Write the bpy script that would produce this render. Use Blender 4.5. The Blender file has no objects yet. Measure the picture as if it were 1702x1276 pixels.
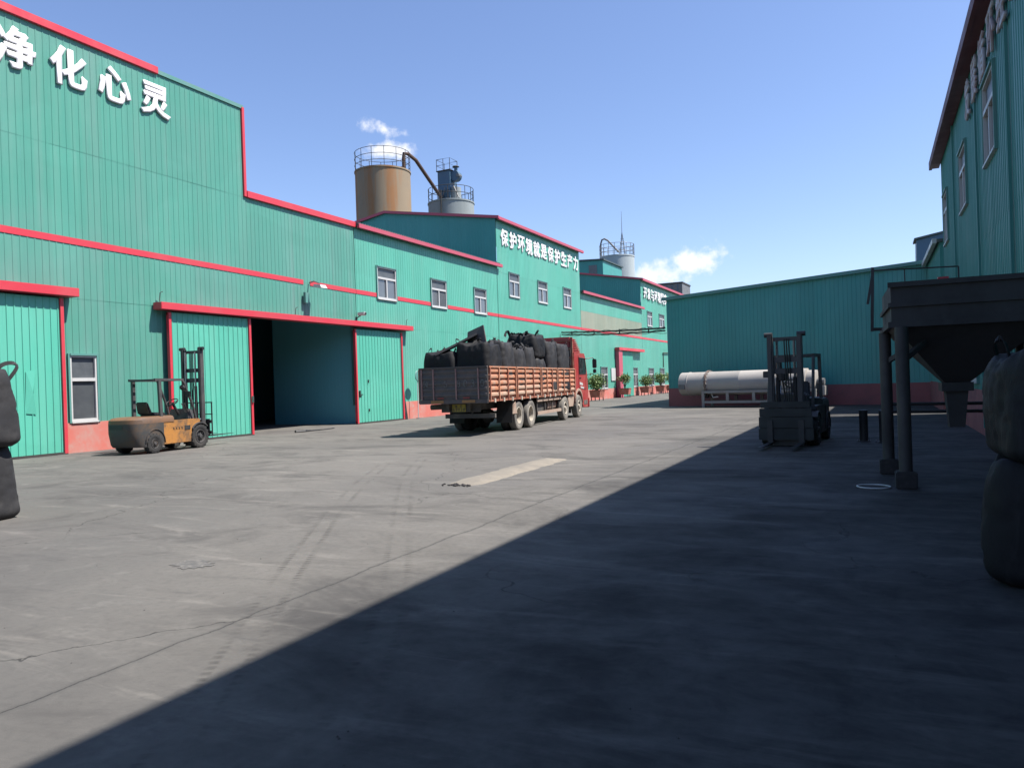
import bpy, bmesh, math, random
from mathutils import Vector, Matrix, noise
R = math.radians
rnd = random.Random(7)
scene = bpy.context.scene
COL = scene.collection

# ------------------------------------------------------------------ camera
YAW, PITCH, ROLL, EYE = R(25.80), R(-0.04), R(1.9), 1.65
fw = Vector((-math.sin(YAW) * math.cos(PITCH), math.cos(YAW) * math.cos(PITCH), math.sin(PITCH)))
rt0 = Vector((math.cos(YAW), math.sin(YAW), 0))
up0 = rt0.cross(fw)
rt = rt0 * math.cos(ROLL) - up0 * math.sin(ROLL)
up = rt0 * math.sin(ROLL) + up0 * math.cos(ROLL)
cam_data = bpy.data.cameras.new('camera')
cam_data.sensor_width = 36.0
cam_data.lens = 36.0 * 1250 / 1702
cam_data.clip_start = 0.05
cam_data.clip_end = 6000
cam = bpy.data.objects.new('camera', cam_data)
COL.objects.link(cam)
m = Matrix((rt, up, -fw)).transposed().to_4x4()
m.translation = Vector((0, 0, EYE))
cam.matrix_world = m
scene.camera = cam

# ------------------------------------------------------------------ sky and sun
SUN = Vector((0.59, 0.175, 1.0)).normalized()
SKY_STRENGTH = 0.088
SUN_STRENGTH = 5.0
world = bpy.data.worlds.new('World')
scene.world = world
world.use_nodes = True
wn, wl = world.node_tree.nodes, world.node_tree.links
wn.clear()
w_out = wn.new('ShaderNodeOutputWorld')
w_bg = wn.new('ShaderNodeBackground')
w_sky = wn.new('ShaderNodeTexSky')
w_sky.sky_type = 'NISHITA'
w_sky.sun_disc = False
w_sky.sun_elevation = math.asin(SUN.z)
w_sky.sun_rotation = math.atan2(SUN.x, SUN.y)
w_sky.altitude = 50
w_sky.air_density = 1.0
w_sky.dust_density = 0.7
w_sky.ozone_density = 1.2
w_bg.inputs['Strength'].default_value = SKY_STRENGTH
w_tc = wn.new('ShaderNodeTexCoord')


def wmath(op, a, b=None, c=None):
    n = wn.new('ShaderNodeMath')
    n.operation = op
    for i, v in enumerate((a, b, c)):
        if v is None:
            continue
        if isinstance(v, (int, float)):
            n.inputs[i].default_value = v
        else:
            wl.new(v, n.inputs[i])
    return n.outputs[0]


def wdot(vec):
    n = wn.new('ShaderNodeVectorMath')
    n.operation = 'DOT_PRODUCT'
    wl.new(w_tc.outputs['Generated'], n.inputs[0])
    n.inputs[1].default_value = vec
    return n.outputs['Value']


w_noise = wn.new('ShaderNodeTexNoise')
w_noise.inputs['Scale'].default_value = 48
w_noise.inputs['Detail'].default_value = 7
w_noise.inputs['Roughness'].default_value = 0.58
wl.new(w_tc.outputs['Generated'], w_noise.inputs['Vector'])
nz = wmath('SUBTRACT', w_noise.outputs['Fac'], 0.5)


def cloud(d, sa, sb, tilt, amp=2.6, dens=1.0):
    """a small fair-weather cloud at the sky direction d, half sizes in radians"""
    d = Vector(d).normalized()
    h = Vector((d.y, -d.x, 0)).normalized()
    v = h.cross(d)
    a = h * math.cos(tilt) + v * math.sin(tilt)
    b = v * math.cos(tilt) - h * math.sin(tilt)
    qa = wmath('DIVIDE', wdot(a), sa)
    qb = wmath('DIVIDE', wdot(b), sb)
    r2 = wmath('ADD', wmath('MULTIPLY', qa, qa), wmath('MULTIPLY', qb, qb))
    e = wmath('SUBTRACT', 1.0, wmath('SQRT', r2))
    e = wmath('ADD', e, wmath('MULTIPLY', nz, amp))
    front = wmath('GREATER_THAN', wdot(d), 0.0)
    n = wn.new('ShaderNodeMapRange')
    n.interpolation_type = 'SMOOTHSTEP'
    n.inputs['From Min'].default_value = 0.0
    n.inputs['From Max'].default_value = 0.95
    n.inputs['To Max'].default_value = dens
    wl.new(e, n.inputs['Value'])
    return wmath('MULTIPLY', n.outputs[0], front)


masks = [cloud((-0.5425, 0.782, 0.322), 0.030, 0.0105, -0.2, 2.6, 0.95),
         cloud((-0.5425, 0.785, 0.296), 0.038, 0.015, 0.13, 2.6, 0.95),
         cloud((-0.205, 0.962, 0.148), 0.042, 0.021, 0.18, 2.6, 0.9),
         cloud((-0.247, 0.955, 0.134), 0.062, 0.019, 0.1, 2.6, 0.8)]
tot = masks[0]
for k in masks[1:]:
    tot = wmath('MAXIMUM', tot, k)
w_tint = wn.new('ShaderNodeMix')
w_tint.data_type = 'RGBA'
w_tint.blend_type = 'MULTIPLY'
w_tint.inputs['Factor'].default_value = 1.0
w_tint.inputs[7].default_value = (0.97, 1.0, 1.17, 1)
wl.new(w_sky.outputs['Color'], w_tint.inputs[6])
w_mix = wn.new('ShaderNodeMix')
w_mix.data_type = 'RGBA'
wl.new(tot, w_mix.inputs['Factor'])
wl.new(w_tint.outputs[2], w_mix.inputs[6])
w_mix.inputs[7].default_value = (6.6, 6.65, 6.9, 1)
wl.new(w_mix.outputs[2], w_bg.inputs['Color'])
wl.new(w_bg.outputs[0], w_out.inputs['Surface'])

sun_data = bpy.data.lights.new('sun', 'SUN')
sun_data.energy = SUN_STRENGTH
sun_data.angle = R(0.53)
sun_data.color = (1.0, 0.95, 0.87)
sun = bpy.data.objects.new('sun', sun_data)
sun.rotation_euler = SUN.to_track_quat('Z', 'Y').to_euler()
COL.objects.link(sun)

scene.view_settings.view_transform = 'Standard'
scene.view_settings.look = 'None'
scene.view_settings.exposure = 1.0
scene.view_settings.gamma = 1.0
scene.view_settings.use_curve_mapping = False
scene.cycles.max_bounces = 8
scene.cycles.diffuse_bounces = 4

# ------------------------------------------------------------------ materials


class N:
    """small node-tree helper for one material"""

    def __init__(self, name):
        self.m = bpy.data.materials.new(name)
        self.m.use_nodes = True
        self.n, self.l = self.m.node_tree.nodes, self.m.node_tree.links
        self.b = self.n['Principled BSDF']
        self.pos = self.n.new('ShaderNodeNewGeometry').outputs['Position']
        self.obj = self.n.new('ShaderNodeTexCoord').outputs['Object']

    def put(self, sock, v):
        if isinstance(v, (int, float)):
            sock.default_value = v
        elif isinstance(v, (tuple, list)):
            sock.default_value = tuple(v) + ((1,) if len(v) == 3 and sock.type == 'RGBA' else ())
        else:
            self.l.new(v, sock)

    def math(self, op, a, b=None, c=None):
        k = self.n.new('ShaderNodeMath')
        k.operation = op
        for i, v in enumerate((a, b, c)):
            if v is not None:
                self.put(k.inputs[i], v)
        return k.outputs[0]

    def scaled(self, vec, s):
        k = self.n.new('ShaderNodeMapping')
        self.l.new(vec, k.inputs[0])
        k.inputs['Scale'].default_value = s if isinstance(s, (tuple, list)) else (s, s, s)
        return k.outputs[0]

    def noise(self, vec, scale, detail=4, rough=0.55, dist=0.0):
        k = self.n.new('ShaderNodeTexNoise')
        self.l.new(vec, k.inputs['Vector'])
        k.inputs['Scale'].default_value = scale
        k.inputs['Detail'].default_value = detail
        k.inputs['Roughness'].default_value = rough
        k.inputs['Distortion'].default_value = dist
        return k.outputs['Fac']

    def ramp(self, v, a, b, lo=0.0, hi=1.0):
        k = self.n.new('ShaderNodeMapRange')
        k.interpolation_type = 'SMOOTHSTEP'
        self.put(k.inputs['Value'], v)
        for key, val in (('From Min', a), ('From Max', b), ('To Min', lo), ('To Max', hi)):
            k.inputs[key].default_value = val
        return k.outputs[0]

    def mix(self, f, a, b, mode='MIX'):
        k = self.n.new('ShaderNodeMix')
        k.data_type = 'RGBA'
        k.blend_type = mode
        self.put(k.inputs[0], f)
        self.put(k.inputs[6], a)
        self.put(k.inputs[7], b)
        return k.outputs[2]

    def val(self, col, f):
        k = self.n.new('ShaderNodeHueSaturation')
        self.put(k.inputs['Color'], col)
        self.put(k.inputs['Value'], f)
        return k.outputs[0]

    def bump(self, h, strength=0.3, dist=0.01):
        k = self.n.new('ShaderNodeBump')
        self.put(k.inputs['Height'], h)
        k.inputs['Strength'].default_value = strength
        k.inputs['Distance'].default_value = dist
        self.l.new(k.outputs[0], self.b.inputs['Normal'])

    def random(self):
        return self.n.new('ShaderNodeObjectInfo').outputs['Random']

    def end(self, col, rough=0.6, metal=0.0, spec=0.5, k=0.42):
        # k: scales every base colour down evenly, set together with sun strength and exposure
        col = self.mix(1.0, col, (k, k, k), 'MULTIPLY')
        self.put(self.b.inputs['Base Color'], col)
        self.put(self.b.inputs['Roughness'], rough)
        self.put(self.b.inputs['Metallic'], metal)
        self.put(self.b.inputs['Specular IOR Level'], spec)
        return self.m


def painted(name, col, dirt, rough=0.5, amount=0.5, scale=1.2, metal=0.0, fine=18, bump=0.15, local=True, spec=0.5, k=0.42):
    """paint with uneven dust: large soft patches and fine grain"""
    kk = k
    k = N(name)
    v = k.obj if local else k.pos
    a = k.noise(v, scale, 5, 0.6, 0.4)
    g = k.noise(v, fine, 3, 0.6)
    f = k.math('MULTIPLY', k.ramp(a, 0.38, 0.72), amount)
    f = k.math('ADD', f, k.math('MULTIPLY', k.ramp(g, 0.52, 0.75), amount * 0.5))
    c = k.mix(f, col, dirt)
    k.bump(g, bump, 0.004)
    return k.end(c, k.ramp(a, 0.3, 0.7, rough - 0.08, rough + 0.15), metal, spec, kk)


def sheet_metal(name, col, dust, amount, rough=0.45, var=0.10):
    """coil-coated steel sheet: each sheet a little different, faded patches, rain streaks"""
    k = N(name)
    big = k.noise(k.pos, 0.16, 4, 0.55, 0.6)
    st = k.noise(k.scaled(k.pos, (2.4, 2.4, 0.10)), 1.0, 5, 0.65)
    fine = k.noise(k.pos, 6.0, 3, 0.6)
    f = k.math('MULTIPLY', k.ramp(big, 0.35, 0.7), amount)
    f = k.math('ADD', f, k.math('MULTIPLY', k.ramp(st, 0.48, 0.78), amount * 0.9))
    f = k.math('ADD', f, k.math('MULTIPLY', k.ramp(fine, 0.5, 0.8), amount * 0.25))
    wash = k.noise(k.scaled(k.pos, (0.22, 0.22, 0.30)), 1.0, 3, 0.5, 0.8)
    grime = k.noise(k.scaled(k.pos, (5.0, 5.0, 0.16)), 1.0, 4, 0.6)
    c = k.mix(f, col, dust)
    c = k.mix(k.ramp(wash, 0.46, 0.56, 0.0, 0.16), c, tuple(0.72 * x for x in col))
    c = k.mix(k.ramp(grime, 0.60, 0.74, 0.0, 0.22), c, tuple(0.55 * x + 0.04 for x in dust))
    r = k.math('ADD', 1.0 - var / 2, k.math('MULTIPLY', k.random(), var))
    c = k.val(c, r)
    wob = k.noise(k.scaled(k.pos, (1.2, 1.2, 0.5)), 1.4, 2, 0.5)
    k.bump(wob, 0.35, 0.03)
    return k.end(c, k.ramp(st, 0.3, 0.7, rough - 0.06, rough + 0.14), 0.0, 0.45)


MAT = {}
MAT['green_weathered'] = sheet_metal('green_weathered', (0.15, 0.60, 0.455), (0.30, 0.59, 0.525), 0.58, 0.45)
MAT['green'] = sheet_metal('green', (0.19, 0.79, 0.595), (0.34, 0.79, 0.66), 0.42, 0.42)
MAT['green_door'] = sheet_metal('green_door', (0.19, 0.90, 0.67), (0.34, 0.88, 0.72), 0.34, 0.40, 0.06)
MAT['green_shed'] = sheet_metal('green_shed', (0.106, 0.616, 0.563), (0.194, 0.616, 0.590), 0.4, 0.45)  # base colour holds the blue of sky reflection on the shaded walls
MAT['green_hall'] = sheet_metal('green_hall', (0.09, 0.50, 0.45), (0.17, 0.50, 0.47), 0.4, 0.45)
MAT['beige_sheet'] = sheet_metal('beige_sheet', (0.52, 0.64, 0.48), (0.66, 0.66, 0.52), 0.5, 0.5)
MAT['red_trim'] = painted('red_trim', (1.176, 0.084, 0.126), (0.882, 0.185, 0.202), 0.42, 0.30, 0.8, local=False)
MAT['red_roof_trim'] = painted('red_roof_trim', (0.977, 0.136, 0.221), (0.722, 0.255, 0.306), 0.45, 0.4, 0.8, local=False)
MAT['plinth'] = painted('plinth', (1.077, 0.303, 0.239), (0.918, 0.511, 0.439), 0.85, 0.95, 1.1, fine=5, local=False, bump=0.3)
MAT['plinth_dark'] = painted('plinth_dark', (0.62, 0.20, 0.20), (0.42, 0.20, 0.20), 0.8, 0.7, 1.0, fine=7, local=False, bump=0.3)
MAT['white'] = painted('white', (0.78, 0.78, 0.77), (0.55, 0.55, 0.55), 0.4, 0.25, 2.0, k=0.58)
MAT['sign_white'] = painted('sign_white', (0.82, 0.80, 0.81), (0.66, 0.64, 0.66), 0.35, 0.2, 1.0, k=0.75)
MAT['flashing'] = painted('flashing', (0.18, 0.52, 0.46), (0.34, 0.48, 0.46), 0.5, 0.4)
MAT['roof'] = painted('roof', (0.10, 0.16, 0.17), (0.2, 0.22, 0.22), 0.6, 0.4, 0.4)
MAT['dark_rail'] = painted('dark_rail', (0.06, 0.06, 0.06), (0.14, 0.12, 0.1), 0.7, 0.5)
MAT['concrete'] = painted('concrete', (0.432, 0.420, 0.396), (0.240, 0.240, 0.240), 0.9, 0.5, 0.5, local=False)


def glass():
    k = N('window_glass')
    a = k.noise(k.pos, 0.9, 3, 0.5)
    k.put(k.b.inputs['Coat Weight'], 0.6)
    k.bump(a, 0.06, 0.02)
    c = k.mix(k.ramp(a, 0.35, 0.7), (0.07, 0.085, 0.10), (0.20, 0.22, 0.24))
    c = k.mix(k.math('MULTIPLY', k.random(), 0.8), c, (0.30, 0.32, 0.34))
    return k.end(c, 0.08, 0.0, 0.8)


MAT['glass'] = glass()
MAT['screen'] = painted('screen', (0.16, 0.18, 0.20), (0.26, 0.28, 0.30), 0.35, 0.5, 2.0)
MAT['dark_glass'] = painted('dark_glass', (0.03, 0.045, 0.05), (0.10, 0.12, 0.12), 0.08, 0.3, 3.0, spec=0.8, bump=0.0)
MAT['black_steel'] = painted('black_steel', (0.035, 0.036, 0.042), (0.12, 0.11, 0.10), 0.5, 0.45, 3.0)
MAT['grey_steel'] = painted('grey_steel', (0.312, 0.325, 0.338), (0.195, 0.169, 0.143), 0.5, 0.4, 2.0)
MAT['chrome'] = painted('chrome', (0.780, 0.780, 0.780), (0.520, 0.494, 0.455), 0.3, 0.3, 4.0, metal=0.9)
MAT['rubber'] = painted('rubber', (0.028, 0.028, 0.03), (0.13, 0.12, 0.11), 0.85, 0.6, 2.5, bump=0.4)
MAT['rubber_dusty'] = painted('rubber_dusty', (0.272, 0.255, 0.230), (0.578, 0.527, 0.459), 0.9, 0.8, 2.2, bump=0.4)
MAT['rim_dusty'] = painted('rim_dusty', (0.950, 0.855, 0.712), (0.522, 0.475, 0.404), 0.8, 0.7, 4.0)


def rust_streaks(name, base, rust, dark, f0, f1, zs=0.08, sc=0.9):
    k = N(name)
    st = k.noise(k.scaled(k.obj, (sc, sc, zs)), 1.0, 6, 0.62, 0.2)
    bl = k.noise(k.obj, 0.5, 5, 0.6, 0.3)
    c = k.mix(k.ramp(st, f0, f1), base, rust)
    c = k.mix(k.math('MULTIPLY', k.ramp(bl, 0.45, 0.75), 0.6), c, dark)
    k.bump(st, 0.2, 0.01)
    return k.end(c, 0.8, 0.0, 0.3)


MAT['rust_silo'] = rust_streaks('rust_silo', (0.559, 0.435, 0.296), (0.621, 0.310, 0.139), (0.404, 0.358, 0.279), 0.46, 0.64)
MAT['pale_silo'] = rust_streaks('pale_silo', (0.540, 0.608, 0.621), (0.405, 0.459, 0.459), (0.405, 0.446, 0.432), 0.45, 0.8)
MAT['white_silo'] = rust_streaks('white_silo', (0.797, 0.899, 0.928), (0.696, 0.797, 0.841), (0.609, 0.696, 0.725), 0.45, 0.8)
MAT['blue_steel'] = painted('blue_steel', (0.105, 0.240, 0.390), (0.240, 0.330, 0.405), 0.5, 0.45, 0.7)
MAT['rusty_pipe'] = painted('rusty_pipe', (0.14, 0.085, 0.07), (0.22, 0.12, 0.07), 0.8, 0.6, 1.5)
MAT['drum_paint'] = rust_streaks('drum_paint', (0.779, 0.738, 0.697), (0.672, 0.607, 0.541), (0.541, 0.533, 0.525), 0.5, 0.75, 0.9, 1.2)
MAT['rust_spots'] = painted('rust_spots', (0.38, 0.32, 0.29), (0.28, 0.12, 0.07), 0.85, 0.9, 5.0, fine=25)

# ------------------------------------------------------------------ building blocks


class MB:
    """collects simple shapes; build() links them as one mesh object"""

    def __init__(self):
        self.v, self.f = [], []

    def add(self, vs, fs):
        o = len(self.v)
        self.v += [tuple(p) for p in vs]
        self.f += [tuple(i + o for i in q) for q in fs]
        return self

    def bx(self, x0, x1, y0, y1, z0, z1):
        vs = [(x0, y0, z0), (x1, y0, z0), (x1, y1, z0), (x0, y1, z0),
              (x0, y0, z1), (x1, y0, z1), (x1, y1, z1), (x0, y1, z1)]
        return self.add(vs, [(0, 3, 2, 1), (4, 5, 6, 7), (0, 1, 5, 4), (1, 2, 6, 5), (2, 3, 7, 6), (3, 0, 4, 7)])

    def hexa(self, p):
        """eight corners: four below, four above, both counter-clockwise"""
        return self.add(p, [(0, 3, 2, 1), (4, 5, 6, 7), (0, 1, 5, 4), (1, 2, 6, 5), (2, 3, 7, 6), (3, 0, 4, 7)])

    def bar(self, a, b, w, h, upv=(0, 0, 1)):
        a, b = Vector(a), Vector(b)
        d = (b - a).normalized()
        u = Vector(upv)
        if abs(d.dot(u)) > 0.98:
            u = Vector((1, 0, 0))
        s = d.cross(u).normalized()
        u = s.cross(d)
        s, u = s * (w / 2), u * (h / 2)
        return self.hexa([a - s - u, a + s - u, b + s - u, b - s - u, a - s + u, a + s + u, b + s + u, b - s + u])

    def cyl(self, a, b, r0, r1=None, n=14, caps=True):
        r1 = r0 if r1 is None else r1
        a, b = Vector(a), Vector(b)
        d = (b - a).normalized()
        t = Vector((1, 0, 0)) if abs(d.x) < 0.9 else Vector((0, 1, 0))
        s = d.cross(t).normalized()
        u = d.cross(s)
        vs = []
        for c, r in ((a, r0), (b, r1)):
            for i in range(n):
                g = 2 * math.pi * i / n
                vs.append(c + s * (r * math.cos(g)) + u * (r * math.sin(g)))
        fs = [(i, (i + 1) % n, n + (i + 1) % n, n + i) for i in range(n)]
        if caps:
            fs += [tuple(range(n - 1, -1, -1)), tuple(range(n, 2 * n))]
        return self.add(vs, fs)

    def tube(self, pts, r, n=8, closed=False):
        pts = [Vector(p) for p in pts]
        k = len(pts)
        rings = []
        prev = None
        for i, p in enumerate(pts):
            a = pts[i - 1] if (i > 0 or closed) else p
            b = pts[(i + 1) % k] if (i < k - 1 or closed) else p
            d = (b - a).normalized()
            if prev is None:
                t = Vector((0, 0, 1)) if abs(d.z) < 0.9 else Vector((1, 0, 0))
                s = d.cross(t).normalized()
            else:
                s = (prev - d * prev.dot(d)).normalized()
            prev = s
            u = d.cross(s)
            rr = r[i] if isinstance(r, (list, tuple)) else r
            rings.append([p + s * (rr * math.cos(2 * math.pi * j / n)) + u * (rr * math.sin(2 * math.pi * j / n)) for j in range(n)])
        vs = [q for g in rings for q in g]
        fs = []
        for i in range(k if closed else k - 1):
            i2 = (i + 1) % k
            for j in range(n):
                fs.append((i * n + j, i * n + (j + 1) % n, i2 * n + (j + 1) % n, i2 * n + j))
        if not closed:
            fs += [tuple(range(n - 1, -1, -1)), tuple((k - 1) * n + j for j in range(n))]
        return self.add(vs, fs)

    def prism(self, poly, axis, a, b):
        """extrude a 2-D outline along an axis: x -> (y,z), y -> (x,z), z -> (x,y)"""
        def p3(q, t):
            return {'x': (t, q[0], q[1]), 'y': (q[0], t, q[1]), 'z': (q[0], q[1], t)}[axis]
        n = len(poly)
        vs = [p3(q, a) for q in poly] + [p3(q, b) for q in poly]
        fs = [(i, (i + 1) % n, n + (i + 1) % n, n + i) for i in range(n)]
        fs += [tuple(range(n - 1, -1, -1)), tuple(range(n, 2 * n))]
        return self.add(vs, fs)

    def lathe(self, prof, n=24, axis='z', c=(0, 0, 0), open_start=False):
        """prof: list of (radius, height)"""
        vs = []
        for r, h in prof:
            for i in range(n):
                g = 2 * math.pi * i / n
                x, y = r * math.cos(g), r * math.sin(g)
                p = {'z': (x, y, h), 'x': (h, x, y), 'y': (x, h, y)}[axis]
                vs.append((p[0] + c[0], p[1] + c[1], p[2] + c[2]))
        fs = []
        for k in range(len(prof) - 1):
            for i in range(n):
                fs.append((k * n + i, k * n + (i + 1) % n, (k + 1) * n + (i + 1) % n, (k + 1) * n + i))
        fs += [tuple((len(prof) - 1) * n + i for i in range(n))]
        if not open_start:
            fs.append(tuple(range(n - 1, -1, -1)))
        return self.add(vs, fs)

    def xform(self, mat):
        self.v = [tuple(mat @ Vector(p)) for p in self.v]
        return self

    def build(self, name, mat, parent=None, smooth=False, bevel=0.0, seg=2, fix=True):
        me = bpy.data.meshes.new(name)
        me.from_pydata(self.v, [], self.f)
        if fix or bevel:
            bm = bmesh.new()
            bm.from_mesh(me)
            if bevel:
                bmesh.ops.remove_doubles(bm, verts=bm.verts, dist=0.0005)
                bmesh.ops.bevel(bm, geom=[e for e in bm.edges if len(e.link_faces) == 2 and e.calc_face_angle(0) > 0.5],
                                offset=bevel, segments=seg, affect='EDGES', clamp_overlap=True)
            bmesh.ops.recalc_face_normals(bm, faces=bm.faces)
            bm.to_mesh(me)
            bm.free()
        me.materials.append(MAT[mat] if isinstance(mat, str) else mat)
        if smooth:
            me.polygons.foreach_set('use_smooth', [True] * len(me.polygons))
            if smooth == 'auto':
                bm = bmesh.new()
                bm.from_mesh(me)
                for e in bm.edges:
                    e.smooth = not (len(e.link_faces) == 2 and e.calc_face_angle(0) > 0.6)
                bm.to_mesh(me)
                bm.free()
        o = bpy.data.objects.new(name, me)
        COL.objects.link(o)
        if parent is not None:
            o.parent = parent
        return o


def tag(o, label=None, cat=None, group=None, kind=None):
    if label:
        o['label'] = label
    if cat:
        o['category'] = cat
    if group:
        o['group'] = group
    if kind:
        o['kind'] = kind
    return o


def thing(name, label, cat, loc=(0, 0, 0), rz=0.0, group=None):
    o = bpy.data.objects.new(name, None)
    o.empty_display_size = 0.2
    COL.objects.link(o)
    o.location = loc
    o.rotation_euler = (0, 0, rz)
    return tag(o, label, cat, group)


def copy_tree(o, parent=None):
    c = o.copy()
    COL.objects.link(c)
    c.parent = parent
    for ch in list(o.children):
        copy_tree(ch, c)
    return c


class Face:
    """a vertical wall plane: origin o, direction u along it, outward normal n"""

    def __init__(self, o, u, n):
        self.o, self.u, self.n = Vector(o), Vector(u).normalized(), Vector(n).normalized()

    def p(self, s, d, z):
        q = self.o + self.u * s + self.n * d
        return (q.x, q.y, q.z + z)

    def box(self, mb, s0, s1, d0, d1, z0, z1):
        P = self.p
        return mb.hexa([P(s0, d0, z0), P(s1, d0, z0), P(s1, d1, z0), P(s0, d1, z0),
                        P(s0, d0, z1), P(s1, d0, z1), P(s1, d1, z1), P(s0, d1, z1)])


def pieces(mb):
    """separate the loose parts of a collected mesh"""
    key = lambda p: tuple(round(c, 3) for c in p)
    root = {}

    def find(a):
        while root[a] != a:
            a = root[a]
        return a
    for f in mb.f:
        ks = [key(mb.v[i]) for i in f]
        for q in ks:
            root.setdefault(q, q)
        for q in ks[1:]:
            root[find(q)] = find(ks[0])
    # stretches of one vertical edge touch without sharing corners
    out = {}
    for f in mb.f:
        r = find(key(mb.v[f[0]]))
        out.setdefault(r, MB()).add([mb.v[i] for i in f], [tuple(range(len(f)))])
    boxes = []
    for m2 in out.values():
        zs = [p[2] for p in m2.v]
        xy = [(p[0], p[1]) for p in m2.v]
        for bx in boxes:
            if any(abs(a[0] - b[0]) + abs(a[1] - b[1]) < 1e-3 for a in xy for b in bx[1]) and min(zs) < bx[3] - 1e-3 and max(zs) > bx[2] + 1e-3:
                bx[0].add(m2.v, m2.f)
                bx[1] += xy
                bx[2], bx[3] = min(bx[2], min(zs)), max(bx[3], max(zs))
                break
        else:
            boxes.append([m2, xy, min(zs), max(zs)])
    return [b[0] for b in boxes]


def cladding(parent, face, s0, s1, z0, z1, mat, holes=(), sheet=0.84, ribs=4, rd=0.012, proud=0.0, name='cladding_sheet', rw=0.045):
    """ribbed steel sheets, each sheet one object; z0/z1 numbers or functions of s; holes = (s0, s1, z0, z1)"""
    fz0 = z0 if callable(z0) else (lambda s: z0)
    fz1 = z1 if callable(z1) else (lambda s: z1)
    n = max(1, round((s1 - s0) / sheet))
    w = (s1 - s0) / n
    pitch = w / ribs
    out = []
    for i in range(n):
        a = s0 + i * w
        pts = []
        jig = rnd.uniform(0, 0.003)
        for k in range(ribs):
            c = a + (k + 0.5) * pitch
            pts += [(c - pitch / 2, 0), (c - rw / 2, 0), (c - rw / 4, rd), (c + rw / 4, rd), (c + rw / 2, 0)]
        pts.append((a + w, 0))
        for h in holes:
            for e in (h[0], h[1]):
                if a < e < a + w:
                    for q in range(len(pts) - 1):
                        if pts[q][0] < e < pts[q + 1][0]:
                            t = (e - pts[q][0]) / (pts[q + 1][0] - pts[q][0])
                            pts.insert(q + 1, (e, pts[q][1] + t * (pts[q + 1][1] - pts[q][1])))
                            break
        mb = MB()
        for (sa, da), (sb, db) in zip(pts, pts[1:]):
            if sb - sa < 1e-5:
                continue
            mid = (sa + sb) / 2
            cuts = sorted((h[2], h[3]) for h in holes if h[0] <= mid <= h[1])
            lo = None
            spans = []
            cur = -1e9
            for c0, c1 in cuts:
                spans.append((cur, c0))
                cur = c1
            spans.append((cur, 1e9))
            for c0, c1 in spans:
                za0, zb0 = max(fz0(sa), c0), max(fz0(sb), c0)
                za1, zb1 = min(fz1(sa), c1), min(fz1(sb), c1)
                if za1 - za0 < 0.005 and zb1 - zb0 < 0.005:
                    continue
                pr = proud + jig
                mb.add([face.p(sa, da + pr, za0), face.p(sb, db + pr, zb0), face.p(sb, db + pr, zb1), face.p(sa, da + pr, za1)], [(0, 1, 2, 3)])
        if mb.f:
            for q in pieces(mb):
                out.append(q.build(name, mat, parent, fix=False))
    return out


def window(parent, face, s0, s1, z0, z1, upper=0.34, bars=1, flash=True, top_mat='screen', hood=True):
    """white plastic window set in the opening: frame, transom, mullion, panes, green flashing"""
    f = 0.055
    w = face.box
    zt = z1 - (z1 - z0) * upper
    fr = MB()
    w(fr, s0, s0 + f, -0.05, 0.05, z0, z1)
    w(fr, s1 - f, s1, -0.05, 0.05, z0, z1)
    w(fr, s0 + f, s1 - f, -0.05, 0.05, z0, z0 + f + 0.02)
    w(fr, s0 + f, s1 - f, -0.05, 0.05, z1 - f, z1)
    o = fr.build('window_frame', 'white', parent)
    t = MB()
    w(t, s0 + f, s1 - f, -0.04, 0.055, zt - 0.06, zt + 0.04)
    t.build('transom', 'white', o)
    edges = [s0 + f + (s1 - s0 - 2 * f) * k / (bars + 1) for k in range(bars + 2)]
    for e in edges[1:-1]:
        t = MB()
        w(t, e - 0.04, e + 0.04, -0.04, 0.045, z0 + f + 0.02, zt - 0.06)
        t.build('mullion', 'white', o)
    t = MB()
    w(t, s0 + f, s1 - f, -0.035, -0.02, zt + 0.04, z1 - f)
    t.build('pane', top_mat, o)
    for k in range(bars + 1):
        t = MB()
        w(t, edges[k] + (0.04 if k else 0), edges[k + 1] - (0.04 if k < bars else 0), -0.03 + 0.012 * k, -0.018 + 0.012 * k, z0 + f + 0.02, zt - 0.06)
        t.build('pane', 'glass', o)
    if flash:
        t = MB()
        w(t, s0 - 0.06, s0 - 0.002, -0.02, 0.07, z0 - 0.05, z1 + 0.06)
        w(t, s1 + 0.002, s1 + 0.06, -0.02, 0.07, z0 - 0.05, z1 + 0.06)
        w(t, s0 - 0.002, s1 + 0.002, -0.02, 0.10, z1 + 0.002, z1 + 0.06)
        t.build('flashing', 'flashing', o)
        t = MB()
        w(t, s0 - 0.002, s1 + 0.002, -0.02, 0.09, z0 - 0.05, z0 - 0.002)
        t.build('sill', 'white', o)
    return o


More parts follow.
